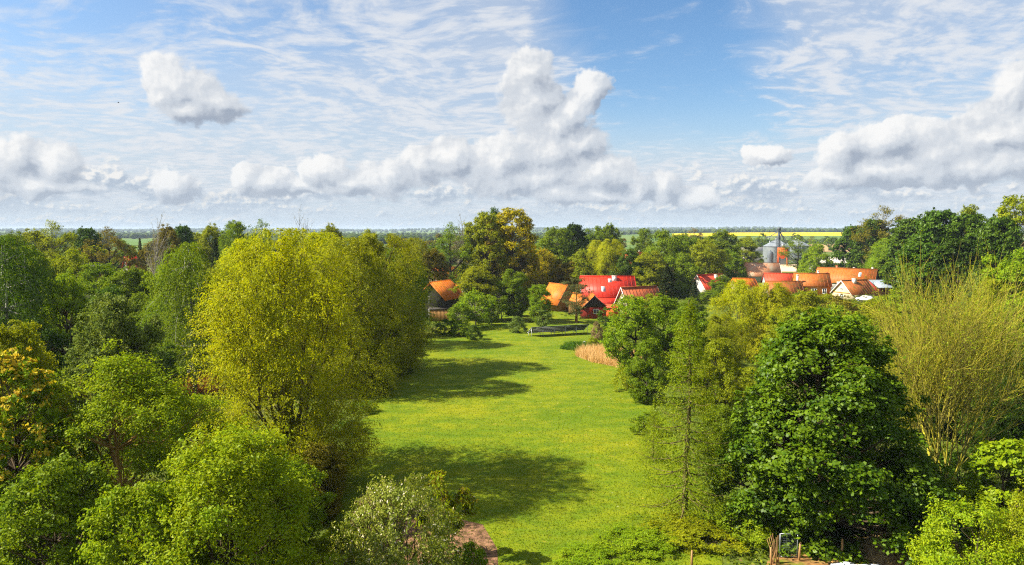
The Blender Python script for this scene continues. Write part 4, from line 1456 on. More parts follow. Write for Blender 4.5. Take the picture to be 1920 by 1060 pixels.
hb.add([(-2.6, -2.6, 6.0), (2.6, -2.6, 6.0), (2.6, 2.6, 6.0), (-2.6, 2.6, 6.0), (-2.6, -2.6, 10.2), (2.6, -2.6, 10.2), (2.6, 2.6, 10.2), (-2.6, 2.6, 10.2), (-0.6, -0.6, 4.0), (0.6, -0.6, 4.0), (0.6, 0.6, 4.0), (-0.6, 0.6, 4.0)],
       [(0, 1, 5, 4), (1, 2, 6, 5), (2, 3, 7, 6), (3, 0, 4, 7), (4, 5, 6, 7), (8, 9, 1, 0), (9, 10, 2, 1), (10, 11, 3, 2), (11, 8, 0, 3), (11, 10, 9, 8)])
hb.build('body', MAT_RUSTRED, hp)
rb = MB()
for i in range(6):
    rb.box((-2.4 + i * 0.96, -2.65, 8.1), (0.12, 0.1, 4.2))
    rb.box((-2.65, -2.4 + i * 0.96, 8.1), (0.1, 0.12, 4.2))
rb.build('stiffener', MAT_RUSTRED, hp)
for lx, ly in ((-2.5, -2.5), (2.5, -2.5), (2.5, 2.5), (-2.5, 2.5)):
    MB().box((lx, ly, 3.0), (0.3, 0.3, 6.0)).build('leg', MAT_RUSTRED, hp)
MB().tube([(0, 0, 10.2), (0, 0, 12.4)], [0.9, 0.9], 10).build('cyclone', MAT_STEEL, hp)

# ------------------------------------------------------------------ trees: left of the lawn
T = tree
T('maple_bud', 36, 37, 668, 245, 'maple_tree', 'dark green maple with orange young leaf tips at its top', None)
T('ash_front', 238, 38, 672, 320, 'ash_tree', 'loose light green tree with orange lichened trunk and bare lower limbs', None, rot=0.0)
T('bush_front', 440, 31, 802, 390, 'field_maple', 'broad bright green leafy tree filling the bottom below the golden willow', None)
T('broad_b', 372, 47, 745, 130, 'young_tree', 'slim fresh green young tree between the orange limbed tree and the golden willow', 'fresh')
T('broad_a', 110, 31, 870, 260, 'young_tree', 'low shaded green tree under the orange tipped maple', 'mid', rot=2.0)
T('broad_c', 285, 29, 915, 250, 'young_tree', 'low fresh green tree below the orange limbed trunk', 'fresh', rot=1.0)
T('broad_c', 600, 46, 838, 110, 'shrub', 'brownish olive bush at the foot of the golden willow', 'brown', cat='shrub')
T('broad_a', 545, 41, 865, 150, 'young_tree', 'small green tree between the broad bright tree and the lawn edge', 'fresh', rot=4.0)
w_ = T('willow_front', 540, 52, 428, 292, 'willow_tree', 'huge golden green willow with dark fanned stems, the foremost of its row', None, rot=0.0)
w_.scale[1] *= 1.5
T('willow_dense', 655, 84, 446, 190, 'willow_tree', 'olive green willow on the lawn edge, right behind the golden willow', None, rot=1.3)
T('willow_dense', 716, 97, 438, 190, 'willow_tree', 'tall olive green willow, last but one in the row along the lawn', None, rot=3.1)
T('willow_dense', 738, 117, 466, 120, 'willow_tree', 'smaller darker willow closing the row beside the timber house', 'mid', rot=5.0)
T('willow_dense', 600, 92, 436, 190, 'willow_tree', 'golden willow crown rising behind the foremost willow', 'gold', rot=2.2)
T('willow_dense', 470, 84, 448, 150, 'willow_tree', 'yellow green willow crown peeping left of the foremost willow', 'gold', rot=2.9)
T('birch', 362, 82, 450, 128, 'birch_tree', 'tall drooping birch with pale stems left of the golden willow', None)
T('birch', 316, 90, 545, 100, 'birch_tree', 'shorter drooping birch with a pale bent branch', None, rot=1.9)
T('birch', 405, 96, 500, 90, 'birch_tree', 'weeping birch in the shade between tall birch and golden willow', 'olive', rot=3.3)
T('birch', 12, 72, 438, 150, 'birch_tree', 'dark weeping birch with white stem at the picture edge', 'deep', rot=0.8)
T('broad_c', 225, 60, 562, 165, 'grey_willow', 'dome of grey green willow foliage in the hollow', 'grey', rot=0.3)
T('broad_a', 128, 76, 516, 125, 'hornbeam_tree', 'fresh green layered tree beside the weeping birch', 'fresh', rot=2.6)
T('broad_c', 38, 50, 614, 150, 'grey_willow', 'low round olive bush above the orange tipped maple', 'olive', rot=1.4)
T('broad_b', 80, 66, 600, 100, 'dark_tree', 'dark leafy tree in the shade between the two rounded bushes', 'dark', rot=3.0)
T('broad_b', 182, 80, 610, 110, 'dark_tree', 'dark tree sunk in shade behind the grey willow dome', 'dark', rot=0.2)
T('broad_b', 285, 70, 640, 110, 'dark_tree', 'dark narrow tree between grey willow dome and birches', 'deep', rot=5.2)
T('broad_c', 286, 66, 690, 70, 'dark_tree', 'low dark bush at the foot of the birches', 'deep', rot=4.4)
for i, (px, Y, top, w, mt, lab) in enumerate((
        (62, 105, 470, 110, 'mid', 'mid green tree behind the white stemmed birch'),
        (130, 118, 468, 100, 'olive', 'olive tree in the wood behind the layered tree'),
        (190, 112, 500, 110, 'mid', 'rounded green tree in front of the olive brown oak'),
        (245, 108, 505, 110, 'mid', 'dark green lobed tree just below the small red roof'),
        (295, 110, 498, 100, 'fresh', 'fresh green tree beside the small red roof'),
        (60, 92, 520, 90, 'deep', 'deep green tree left of the layered fresh tree'),
        (210, 96, 540, 100, 'deep', 'shaded green tree above the grey willow dome'),
        (270, 96, 548, 100, 'mid', 'green tree left of the shorter drooping birch'),
        (430, 118, 486, 90, 'mid', 'fresh green tree above the shaded birch beside the golden willow'))):
    T(['broad_a', 'broad_b', 'broad_c'][i % 3], px, Y, top, w, 'broadleaf_tree', lab, mt)
GAPS = ('far green tree behind the round skyline tree at the picture edge', 'far green tree between the twiggy topped olive tree and the dark round one',
        'far green tree right of the brown olive oak', 'far green tree seen past the silver trunk of the bare tree', 'far olive tree between the two dark round skyline trees',
        'far green tree behind the dark spruce', 'green tree right under the twiggy topped olive tree', 'small olive tree under the dark round tree beside the brown oak',
        'green tree under the dark round tree right of the bare one', 'brownish small tree just right of the small red roof', 'green tree under the broad skyline tree by the golden willow')
# the skyline of the far wood, from the picture edge to the golden willow
for proto, px, Y, top, w, mt, name, lab in (
        ('broad_a', 30, 150, 440, 80, 'mid', 'broadleaf_tree', 'round mid green tree on the skyline by the white stemmed birch'),
        ('broad_a', 65, 170, 434, 80, 'olive', 'broadleaf_tree', 'yellowish tree on the skyline left of the twiggy topped one'),
        ('airy', 102, 160, 416, 92, 'olive', 'oak_tree', 'large twiggy topped olive tree on the skyline above the layered tree'),
        ('dense', 165, 210, 428, 66, 'deep', 'dense_tree', 'dense dark green round tree on the skyline left of the brown oak'),
        ('airy', 205, 180, 428, 88, 'brown', 'oak_tree', 'brown olive oak with wide round crown above the pale house'),
        ('spruce', 264, 215, 446, 30, 'pine', 'spruce_tree', 'small grey spruce standing before the green field'),
        ('bare', 292, 165, 420, 64, None, 'bare_tree', 'pale bare topped tree with silver trunk on the skyline'),
        ('broad_a', 316, 190, 426, 62, 'brown', 'broadleaf_tree', 'brownish green tree between the bare tree and the dark round one'),
        ('dense', 345, 210, 424, 52, 'deep', 'dense_tree', 'dense dark round tree right of the bare topped tree'),
        ('broad_a', 398, 200, 424, 58, 'olive', 'broadleaf_tree', 'yellowish round tree above the dark spruce on the skyline'),
        ('spruce', 405, 165, 446, 46, None, 'spruce_tree', 'dark spruce in front of the yellowish skyline tree'),
        ('broad_c', 448, 190, 420, 76, 'mid', 'broadleaf_tree', 'broad green tree on the skyline left of the golden willow'),
        ('airy', 492, 200, 414, 62, 'mid', 'oak_tree', 'rugged dark crowned oak above the shoulder of the golden willow'),
        ('bare', 570, 150, 412, 60, None, 'bare_tree', 'thin bare topped tree sticking up behind the golden willow'),
        ('broad_a', 622, 190, 424, 60, 'olive', 'broadleaf_tree', 'small olive crown just above the golden willow'),
        ('broad_b', 690, 170, 430, 60, 'olive', 'broadleaf_tree', 'small olive crown above the olive willows'),
        ('broad_c', 441, 150, 480, 24, 'purple', 'purple_tree', 'small purple leaved tree beside the golden willow')):
    T(proto, px, Y, top, w, name, lab, mt)
for gi, (px, Y, top, w, mt) in enumerate(((20, 230, 444, 70, 'mid'), (130, 240, 440, 60, 'mid'), (235, 260, 452, 50, 'mid'), (320, 260, 446, 50, 'mid'), (375, 250, 438, 50, 'olive'), (425, 260, 440, 50, 'mid'),
                          (85, 205, 448, 60, 'mid'), (180, 205, 462, 60, 'olive'), (345, 150, 470, 70, 'mid'), (275, 180, 470, 60, 'brown'), (465, 160, 450, 60, 'mid'))):
    T(random.choice(['small_a', 'small_b', 'small_c']), px, Y, top, w, 'broadleaf_tree', GAPS[gi], mt, group='gap trees in the wood')

# ------------------------------------------------------------------ trees: round the farmstead
for proto, px, Y, top, w, mt, name, lab in (
        ('willow_dense', 776, 176, 446, 90, 'olive', 'willow_tree', 'hazy olive tree behind the end of the willow row'),
        ('airy', 846, 185, 420, 84, 'mid', 'oak_tree', 'airy tree with black limbs behind the timber house'),
        ('bare', 868, 200, 416, 60, None, 'bare_tree', 'bare twiggy treetop beside the big ochre tree'),
        ('broad_a', 812, 175, 470, 70, 'brown', 'broadleaf_tree', 'brownish tree just behind the timber house roof'),
        ('broad_c', 770, 128, 520, 70, 'deep', 'broadleaf_tree', 'deep green tree between the willow row and the timber house'),
        ('crown_big', 958, 188, 396, 122, 'ochre', 'maple_tree', 'towering ochre yellow maple, highest tree at the farm'),
        ('crown_big', 910, 184, 404, 98, 'olive', 'maple_tree', 'big olive green tree grown together with the ochre maple'),
        ('broad_b', 926, 194, 390, 74, 'deep', 'maple_tree', 'dark green treetop rising behind the ochre maple'),
        ('broad_a', 895, 150, 500, 80, 'olive', 'broadleaf_tree', 'low olive tree under the big olive crown'),
        ('broad_b', 965, 150, 505, 66, 'mid', 'broadleaf_tree', 'shaded green tree under the ochre maple'),
        ('broad_a', 1016, 204, 468, 76, 'ochre', 'broadleaf_tree', 'yellowish rounded tree left of the orange roofed barn'),
        ('broad_b', 1056, 185, 486, 60, 'brown', 'broadleaf_tree', 'brownish thin tree behind the orange roofed barn'),
        ('broad_c', 1042, 230, 430, 80, 'mid', 'broadleaf_tree', 'green tree right behind the ochre maple on the skyline'),
        ('dense', 1075, 240, 421, 62, 'dark', 'dense_tree', 'dense dark green round tree above the orange roofed barn'),
        ('broad_b', 1118, 270, 424, 56, 'mid', 'broadleaf_tree', 'light green tree right of the dark round tree'),
        ('broad_a', 1142, 270, 422, 50, 'mid', 'broadleaf_tree', 'round light green tree above the yellow willow'),
        ('broad_c', 1204, 275, 432, 46, 'mid', 'broadleaf_tree', 'round green tree above the far red roof'),
        ('willow_dense', 1118, 215, 450, 54, 'gold', 'willow_tree', 'yellow willow left half of the bright pair behind the farmhouse'),
        ('willow_dense', 1145, 210, 448, 62, 'gold', 'willow_tree', 'yellow willow right half of the bright pair behind the farmhouse'),
        ('broad_c', 1178, 205, 470, 66, 'deep', 'broadleaf_tree', 'deep green rounded tree behind the red farmhouse roof'),
        ('broad_a', 1092, 215, 470, 56, 'olive', 'broadleaf_tree', 'olive tree left of the bright yellow willows'),
        ('broad_a', 1248, 215, 434, 100, 'mid', 'broadleaf_tree', 'large pale green tree right of the far red roof'),
        ('broad_b', 1218, 200, 470, 66, 'olive', 'broadleaf_tree', 'pale green tree just right of the farmhouse roof'),
        ('broad_b', 1290, 250, 438, 66, 'mid', 'broadleaf_tree', 'green tree on the skyline right of the large pale tree'),
        ('broad_c', 1272, 205, 476, 90, 'mid', 'broadleaf_tree', 'low spreading green tree behind the dark spruce'),
        ('broad_a', 1352, 265, 434, 74, 'mid', 'broadleaf_tree', 'round green tree on the skyline left of the silos'),
        ('broad_c', 1322, 225, 450, 90, 'olive', 'broadleaf_tree', 'broad olive green tree above the white gable house'),
        ('broad_b', 1368, 235, 468, 66, 'mid', 'broadleaf_tree', 'green tree between the white gable house and the rusty barn'),
        ('broad_a', 1398, 300, 446, 60, 'olive', 'broadleaf_tree', 'rounded olive tree just left of the silo'),
        ('broad_c', 1356, 225, 500, 50, 'deep', 'broadleaf_tree', 'small deep green tree left of the rusty barn gable'),
        ('airy', 1300, 380, 428, 40, 'twiggy', 'oak_tree', 'pinkish bare crowned tree before the yellow field'),
        ('airy', 1496, 300, 444, 62, 'mid', 'oak_tree', 'thin dark stemmed tree in front of the second silo'),
        ('broad_b', 1530, 260, 458, 62, 'fresh', 'broadleaf_tree', 'fresh green tree behind the orange house chimney'),
        ('spruce', 1250, 152, 494, 60, None, 'spruce_tree', 'dark spruce with brown cones right of the stone gable house'),
        ('spruce', 1302, 172, 524, 34, None, 'spruce_tree', 'smaller dark spruce left of the white gable house'),
        ('pine', 1081, 147, 520, 62, None, 'pine_tree', 'grey green pine standing before the red farmhouse'),
        ('broad_c', 1012, 147, 536, 50, 'fresh', 'broadleaf_tree', 'compact bright green tree left of the orange roofed barn'),
        ('broad_a', 968, 158, 535, 44, 'deep', 'broadleaf_tree', 'small shaded tree at the foot of the ochre maple'),
        ('apple', 892, 140, 548, 84, 'fresh', 'apple_tree', 'spreading apple tree beside the woodshed'),
        ('apple', 862, 136, 572, 60, 'mid', 'apple_tree', 'low dark leaved apple tree in front of the woodshed'),
        ('apple', 922, 143, 565, 40, 'mid', 'apple_tree', 'small apple tree right of the spreading one'),
        ('bare_shrub', 938, 152, 542, 60, None, 'bare_tree', 'bare grey branching small tree beside the apple trees'),
        ('sapling', 1018, 134, 582, 36, 'grey', 'sapling', 'small grey green sapling on the lawn above the solar panels'),
        ('sapling', 1136, 133, 578, 36, 'deep', 'sapling', 'small dark stemmed tree right of the solar panels'),
        ('bush', 970, 133, 594, 40, 'grey', 'shrub', 'grey green round shrub above the solar panels'),
        ('bush', 889, 124, 610, 34, 'deep', 'shrub', 'small clipped dark bush at the lawn end below the apple trees'),
        ('bush', 834, 130, 600, 50, 'deep', 'shrub', 'dark bush next to the end of the willow row'),
        ('bush', 862, 128, 605, 40, 'mid', 'shrub', 'green bush between the dark bush and the clipped one'),
        ('bush', 1119, 124, 604, 24, 'pinkish', 'shrub', 'pink flowered shrub by the end of the solar panels'),
        ('bush', 1130, 126, 612, 26, 'mid', 'shrub', 'low green shrub under the dark stemmed tree'),
        ('bush', 1112, 117, 634, 30, 'olive', 'shrub', 'tiny olive shrub at the right foot of the solar panels'),
        ('broad_a', 1222, 150, 552, 50, 'olive', 'broadleaf_tree', 'olive tree in front of the stone gable house'),
        ('broad_b', 1330, 185, 545, 60, 'mid', 'broadleaf_tree', 'green tree before the white gable house'),
        ('broad_b', 1352, 195, 516, 46, 'mid', 'broadleaf_tree', 'green tree right of the white gable house')):
    T(proto, px, Y, top, w, name, lab, mt)

# ------------------------------------------------------------------ trees: right of the lawn
for proto, px, Y, top, w, mt, name, lab in (
        ('broad_c', 1192, 90, 560, 110, 'fresh', 'broadleaf_tree', 'rounded light green tree at the lawn edge beside the dry reeds'),
        ('broad_a', 1242, 100, 556, 110, 'mid', 'broadleaf_tree', 'green tree behind the rounded light green one'),
        ('broad_c', 1215, 78, 640, 80, 'mid', 'broadleaf_tree', 'low green tree drooping over the lawn edge below the reeds'),
        ('broad_b', 1290, 88, 575, 100, 'mid', 'broadleaf_tree', 'dark green tree behind the larch top'),
        ('willow_dense', 1388, 106, 524, 108, 'gold', 'willow_tree', 'bright yellow green willow in front of the village roofs, taller half'),
        ('willow_dense', 1444, 104, 530, 104, 'gold', 'willow_tree', 'bright yellow green willow in front of the village roofs, wider half'),
        ('willow_dense', 1350, 96, 590, 90, 'olive', 'willow_tree', 'olive willow below the bright yellow willows'),
        ('broad_c', 1345, 72, 640, 90, 'olive', 'broadleaf_tree', 'olive tree between the larch and the big maple'),
        ('broad_c', 1402, 78, 690, 90, 'olive', 'broadleaf_tree', 'olive tree in the gap left of the big maple'),
        ('broad_a', 1350, 60, 760, 80, 'mid', 'broadleaf_tree', 'green tree behind the larch trunk beside the big maple'),
        ('broad_c', 1660, 76, 640, 90, 'mid', 'broadleaf_tree', 'green tree in the gap right behind the big maple'),
        ('broad_b', 1850, 56, 720, 90, 'deep', 'broadleaf_tree', 'deep green tree behind the right side of the lichen tree'),
        ('larch', 1290, 46, 562, 225, None, 'larch_tree', 'thin larch with bare straight trunk and drooping sprays'),
        ('larch', 1226, 58, 755, 66, None, 'larch_tree', 'small bushy larch at the lawn edge'),
        ('maple_front', 1538, 44, 597, 395, None, 'maple_tree', 'large dense deep green maple dominating the near right side'),
        ('lichen_tree', 1775, 50, 520, 320, None, 'lichen_tree', 'nearly leafless tree with yellow lichen covering all its branches'),
        ('broad_c', 1512, 116, 545, 100, 'olive', 'broadleaf_tree', 'olive yellow bushy tree below the orange house'),
        ('broad_a', 1575, 112, 556, 90, 'brown', 'broadleaf_tree', 'brownish green tree below the cream house'),
        ('broad_a', 1555, 98, 572, 110, 'fresh', 'broadleaf_tree', 'fresh green tree just above the big maple crown'),
        ('broad_c', 1480, 96, 578, 90, 'olive', 'broadleaf_tree', 'olive tree right of the bright yellow willows'),
        ('broad_b', 1640, 98, 566, 110, 'olive', 'broadleaf_tree', 'yellow olive tree left of the lichen tree top'),
        ('broad_a', 1690, 125, 545, 120, 'fresh', 'broadleaf_tree', 'fresh green tree below the metal roofed shed'),
        ('broad_c', 1748, 140, 510, 110, 'mid', 'broadleaf_tree', 'green tree right of the metal roofed shed'),
        ('airy', 1655, 245, 388, 84, 'brown', 'oak_tree', 'pale twiggy topped tree rising above the dark maples'),
        ('dense', 1598, 262, 424, 60, 'deep', 'dense_tree', 'slim dark maple, first of the high bank from the silos'),
        ('dense', 1634, 250, 412, 74, 'deep', 'dense_tree', 'dark maple below the pale twiggy top'),
        ('willow_dense', 1668, 232, 446, 80, 'fresh', 'willow_tree', 'pale green willow in front of the dark maples'),
        ('dense', 1712, 205, 410, 110, 'deep', 'dense_tree', 'dense dark maple behind the pale green willow'),
        ('dense', 1758, 165, 395, 108, 'deep', 'dense_tree', 'dense dark maple with a high dome, middle of the bank'),
        ('dense', 1812, 160, 402, 104, 'deep', 'dense_tree', 'dense dark maple right of the high dome'),
        ('dense', 1868, 140, 408, 100, 'deep', 'dense_tree', 'dense dark maple under the brownish crown'),
        ('broad_c', 1812, 185, 392, 60, 'olive', 'broadleaf_tree', 'pale crown showing behind the dark maples'),
        ('crown_big', 1902, 148, 372, 100, 'olive', 'oak_tree', 'tall brownish olive tree at the picture edge, highest on the bank'),
        ('dense', 1728, 140, 455, 110, 'deep', 'dense_tree', 'lower dark maple in front of the bank left of the shaded one'),
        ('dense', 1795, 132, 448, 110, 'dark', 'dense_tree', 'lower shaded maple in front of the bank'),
        ('dense', 1668, 222, 478, 60, 'mid', 'dense_tree', 'mid green tree under the pale green willow'),
        ('broad_a', 1836, 110, 510, 100, 'grey', 'broadleaf_tree', 'grey green tree in front of the shaded maple'),
        ('broad_b', 1895, 92, 468, 130, 'fresh', 'broadleaf_tree', 'yellow green tree on the picture edge below the bank'),
        ('broad_c', 1860, 84, 530, 110, 'olive', 'broadleaf_tree', 'olive brown tree behind the lichen tree branches'),
        ('broad_a', 1910, 68, 560, 130, 'fresh', 'broadleaf_tree', 'bright green tree on the picture edge behind the lichen tree'),
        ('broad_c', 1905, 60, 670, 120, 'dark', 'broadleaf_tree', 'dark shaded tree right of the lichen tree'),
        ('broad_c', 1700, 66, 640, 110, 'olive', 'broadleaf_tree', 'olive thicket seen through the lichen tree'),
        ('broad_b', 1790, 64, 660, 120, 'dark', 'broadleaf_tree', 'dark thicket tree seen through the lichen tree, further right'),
        ('broad_c', 1640, 58, 720, 90, 'dark', 'broadleaf_tree', 'shaded tree behind the right side of the big maple'),
        ('broad_a', 1500, 150, 548, 70, 'mid', 'broadleaf_tree', 'green tree under the windows of the orange house'),
        ('broad_c', 1545, 158, 552, 70, 'olive', 'broadleaf_tree', 'olive bush under the cream gable'),
        ('broad_b', 1600, 150, 562, 60, 'mid', 'broadleaf_tree', 'green tree below the white car'),
        ('broad_c', 1460, 140, 552, 60, 'mid', 'broadleaf_tree', 'green tree left of the orange house garden'),
        ('broad_c', 1650, 152, 556, 70, 'fresh', 'broadleaf_tree', 'fresh green bush right of the white car'),
        ('broad_a', 1295, 135, 560, 60, 'mid', 'broadleaf_tree', 'green tree between the dark spruces and the larch top'),
        ('broad_a', 1600, 84, 590, 100, 'fresh', 'broadleaf_tree', 'fresh green tree right behind the big maple crown'),
        ('sycamore', 1882, 40, 820, 160, None, 'sycamore_tree', 'young sycamore with bright broad leaves above the green pool'),
        ('elder', 1826, 35, 950, 270, None, 'elder_bush', 'rough green elder bush covering the picture corner'),
        ('elder', 1925, 35, 928, 190, 'olive', 'elder_bush', 'olive elder bush at the edge under the sycamore'),
        ('bramble', 1388, 44, 950, 160, 'fresh', 'bramble_bush', 'rough green bramble between larch and wire gate'),
        ('bramble', 1300, 43, 985, 170, 'olive', 'bramble_bush', 'rough olive bramble around the foot of the larch'),
        ('bramble', 1195, 42, 1002, 160, 'fresh', 'bramble_bush', 'low green bramble at the bottom edge of the lawn'),
        ('bramble', 1110, 40, 1035, 130, 'fresh', 'bramble_bush', 'lowest green bramble at the bottom of the lawn, nearest the middle')):
    T(proto, px, Y, top, w, name, lab, mt, cat='shrub' if 'bush' in name else 'tree', rot=1.2 if proto == 'maple_front' else None)
# near shrubs
T('shrub_front', 752, 36, 905, 255, 'flowering_shrub', 'pale flowering shrub with many fine stems beside the mulch bed', None, cat='shrub')
T('cherry_young', 836, 40, 886, 84, 'cherry_sapling', 'young cherry sapling with bronze drooping leaves behind the flowering shrub', None, cat='sapling')
T('bush', 700, 44, 925, 100, 'shrub', 'brown twiggy shrub behind the flowering shrub', 'twiggy', cat='shrub')
T('bush', 878, 36, 1020, 90, 'shrub', 'small leafy shrub on the mulch bed with reddish litter', 'mid', cat='shrub')
T('bush', 640, 40, 985, 120, 'shrub', 'green shrub joining the broad bright tree and the flowering shrub', 'olive', cat='shrub')

for px, Y, top, w, mt, lab in ((618, 50, 900, 70, 'olive', 'olive shrub at the lawn edge under the foremost willow, nearest the flowering shrub'),
                               (640, 57, 850, 70, 'mid', 'green shrub at the lawn edge under the foremost willow'),
                               (656, 66, 790, 66, 'deep', 'dark shrub at the lawn edge between the first two willows'),
                               (680, 74, 752, 60, 'mid', 'green shrub at the lawn edge under the second willow'),
                               (708, 84, 716, 60, 'deep', 'dark shrub at the lawn edge under the tall olive willow'),
                               (752, 95, 686, 54, 'mid', 'green shrub at the lawn edge where the lit strip begins'),
                               (775, 108, 654, 50, 'deep', 'dark shrub at the lawn edge under the last willow'),
                               (1735, 50, 870, 120, 'dark', 'dark shrub at the foot of the lichen tree beside the big maple'),
                               (1800, 52, 850, 120, 'deep', 'deep green shrub at the foot of the lichen tree above the pool'),
                               (1690, 46, 930, 110, 'deep', 'deep green shrub beside the brush pile under the big maple'),
                               (1178, 84, 690, 60, 'olive', 'olive shrub at the right lawn edge below the dry reeds'),
                               (1212, 66, 775, 66, 'mid', 'green shrub at the right lawn edge beside the small bushy larch')):
    T('bush', px, Y, top, w, 'shrub', lab, mt, cat='shrub')
# distant single trees
random.seed(11)
LABF = {'l': 'on the plain beyond the wood', 'm': 'on the plain behind the farm', 'r': 'near the yellow rape field'}
SHADE = {'mid': 'green', 'olive': 'olive', 'deep': 'deep green', 'brown': 'brownish', 'fresh': 'bright green'}
SHAPE = {'small_a': 'round', 'small_b': 'slim', 'small_c': 'broad'}
for zone, x0, x1, n, d0, d1 in (('l', -100, 560, 46, 300, 720), ('m', 560, 1340, 60, 300, 700), ('r', 1340, 1620, 14, 600, 1000)):
    for _ in range(n):
        px, Y = random.uniform(x0, x1), d0 + (d1 - d0) * random.random() ** 1.3
        if zone == 'm' and 1150 < px < 1215 and Y < 360:
            continue
        if 190 < px < 330 and Y > 420:
            continue
        h = random.uniform(9, 17)
        x = xat(px, Y)
        kd, mt = random.choice(['small_a', 'small_b', 'small_c']), random.choice(['mid', 'mid', 'olive', 'deep', 'brown', 'fresh'])
        plant(kd, 'distant_tree', 'tree', 'distant %s %s tree %s, %s' % (SHAPE[kd], SHADE[mt], LABF[zone], 'nearer row' if Y < 450 else 'farther row'), x, Y, h, h * random.uniform(0.7, 1.05), L[mt], group='distant trees on the plain')

# ------------------------------------------------------------------ far woods: one mass
def far_woods():
    rng = np.random.default_rng(5)
    import bmesh
    bm = bmesh.new()
    bmesh.ops.create_icosphere(bm, subdivisions=1, radius=1)
    iv = np.array([v.co[:] for v in bm.verts])
    iface = np.array([[v.index for v in f.verts] for f in bm.faces])
    bm.free()
    Xs, Ys, Hs = [], [], []
    def patch(px0, px1, d0, d1, n, h=(8, 14)):
        a = np.arctan((rng.uniform(px0, px1, n) - CX) / F)
        d = rng.uniform(d0, d1, n) / np.cos(a) if False else rng.uniform(d0, d1, n)
        Ys.append(d)
        Xs.append(np.tan(a) * d)
        Hs.append(rng.uniform(*h, n))
    patch(-300, 640, 1550, 2100, 700)
    patch(-300, 520, 2700, 3100, 600)
    patch(-300, 2200, 4200, 4600, 900, (10, 16))
    patch(-300, 2200, 5600, 6900, 1900, (14, 24))
    patch(640, 1100, 900, 1300, 300)
    patch(640, 1250, 1900, 2300, 420)
    patch(1250, 1480, 860, 960, 60, (4, 6))
    patch(1480, 1640, 880, 1000, 110, (4, 6))
    patch(1250, 1700, 2150, 2600, 460, (9, 14))
    patch(1600, 2200, 600, 2500, 300)
    patch(-300, 200, 760, 1500, 200)
    patch(330, 640, 760, 1500, 160)
    X, Y, H = map(np.concatenate, (Xs, Ys, Hs))
    n = len(X)
    s = np.stack([H * rng.uniform(0.45, 0.8, n), H * rng.uniform(0.45, 0.8, n), H * 0.56], 1)
    v = iv[None] * s[:, None] * rng.uniform(0.82, 1.18, (n, len(iv), 1))
    v += np.stack([X, Y, terrain(X, Y) + H * 0.44], 1)[:, None]
    f = (iface[None] + (np.arange(n) * len(iv))[:, None, None]).reshape(-1, 3)
    m = leaf_mat('far_wood_foliage', (0.018, 0.038, 0.010), (0.060, 0.085, 0.014), 0.15)
    o = obj('far_woods', mesh_from('far_woods', v.reshape(-1, 3), f, [m]))
    tag(o, kind='stuff')


far_woods()


# ------------------------------------------------------------------ ground cover
def undergrowth():
    rng = np.random.default_rng(8)
    n = 9000
    zones = [((-62, -9), (28, 150), 5200), ((9, 62), (34, 130), 5200), ((-80, 60), (130, 230), 2400)]
    C = []
    for (x0, x1), (y0, y1), k in zones:
        C.append(np.stack([rng.uniform(x0, x1, k), y0 + (y1 - y0) * rng.uniform(0, 1, k) ** 1.4], 1))
    C = np.concatenate(C)
    li = inside(lawn_poly, C[:, 0], C[:, 1])
    C = C[~li]
    mb = inside([gp(*q) for q in ((640, 1010), (690, 940), (760, 930), (850, 972), (905, 985), (960, 1030), (960, 1100), (640, 1100))], C[:, 0], C[:, 1])
    C = C[~mb]
    pt = inside([gp(*q) for q in ((1430, 1060), (1470, 1015), (1600, 1015), (1780, 1000), (1830, 1100), (1400, 1100))], C[:, 0], C[:, 1])
    C = C[~pt]
    k = 11
    i = np.repeat(np.arange(len(C)), k)
    hgt = rng.gamma(2.2, 0.22, len(C))
    P_ = np.empty((len(i), 3))
    P_[:, :2] = C[i] + rng.normal(size=(len(i), 2)) * 0.35
    P_[:, 2] = terrain(P_[:, 0], P_[:, 1]) + 0.06 + rng.uniform(0, 1, len(i)) * hgt[i]
    # nothing leans over the lawn further than a hand's breadth
    keep = ~inside(lawn_poly, P_[:, 0], P_[:, 1]) | (rng.uniform(0, 1, len(i)) < 0.35)
    P_ = P_[keep]
    m = len(P_)
    sz = rng.uniform(0.16, 0.34, m)
    Nn = norm(rdirs(rng, m) * 0.8 + np.array([0, 0, 0.7]))
    o = obj('undergrowth', leaves('undergrowth', P_, Nn, rdirs(rng, m), sz, sz * 0.55, [leaf_mat('weed_leaves', (0.060, 0.110, 0.005), (0.160, 0.190, 0.008), 0.35, (0.16, 0.11, 0.04), 0.08)]))
    tag(o, kind='stuff')


undergrowth()


def blades(name, poly, n, h, w, mats, seed, mode='grass', dpow=0.0):
    rng = np.random.default_rng(seed)
    poly = np.asarray(poly, float)
    lo, hi = poly.min(0), poly.max(0)
    pts = []
    tot = 0
    while tot < n:
        q = rng.uniform(lo, hi, (n * 2, 2))
        if dpow:
            q = q[rng.uniform(0, 1, len(q)) < np.clip((lo[1] + 6) / q[:, 1], 0, 1) ** dpow]
        q = q[inside(poly, q[:, 0], q[:, 1])]
        pts.append(q)
        tot += len(q)
    q = np.concatenate(pts)[:n]
    hh = h * rng.uniform(0.5, 1.4, n)
    a = rng.uniform(0, 6.28, n)
    d = np.stack([np.cos(a), np.sin(a)], 1)
    lean = rng.normal(size=(n, 2)) * 0.35 * hh[:, None]
    z = terrain(q[:, 0], q[:, 1]) + 0.03
    b0 = np.column_stack([q - d * w / 2, z])
    b1 = np.column_stack([q + d * w / 2, z])
    t = np.column_stack([q + lean, z + hh])
    v = np.stack([b0, b1, t], 1).reshape(-1, 3)
    me = mesh_from(name, v, np.arange(3 * n).reshape(-1, 3), mats)
    o = obj(name, me)
    tag(o, kind='stuff')
    return o


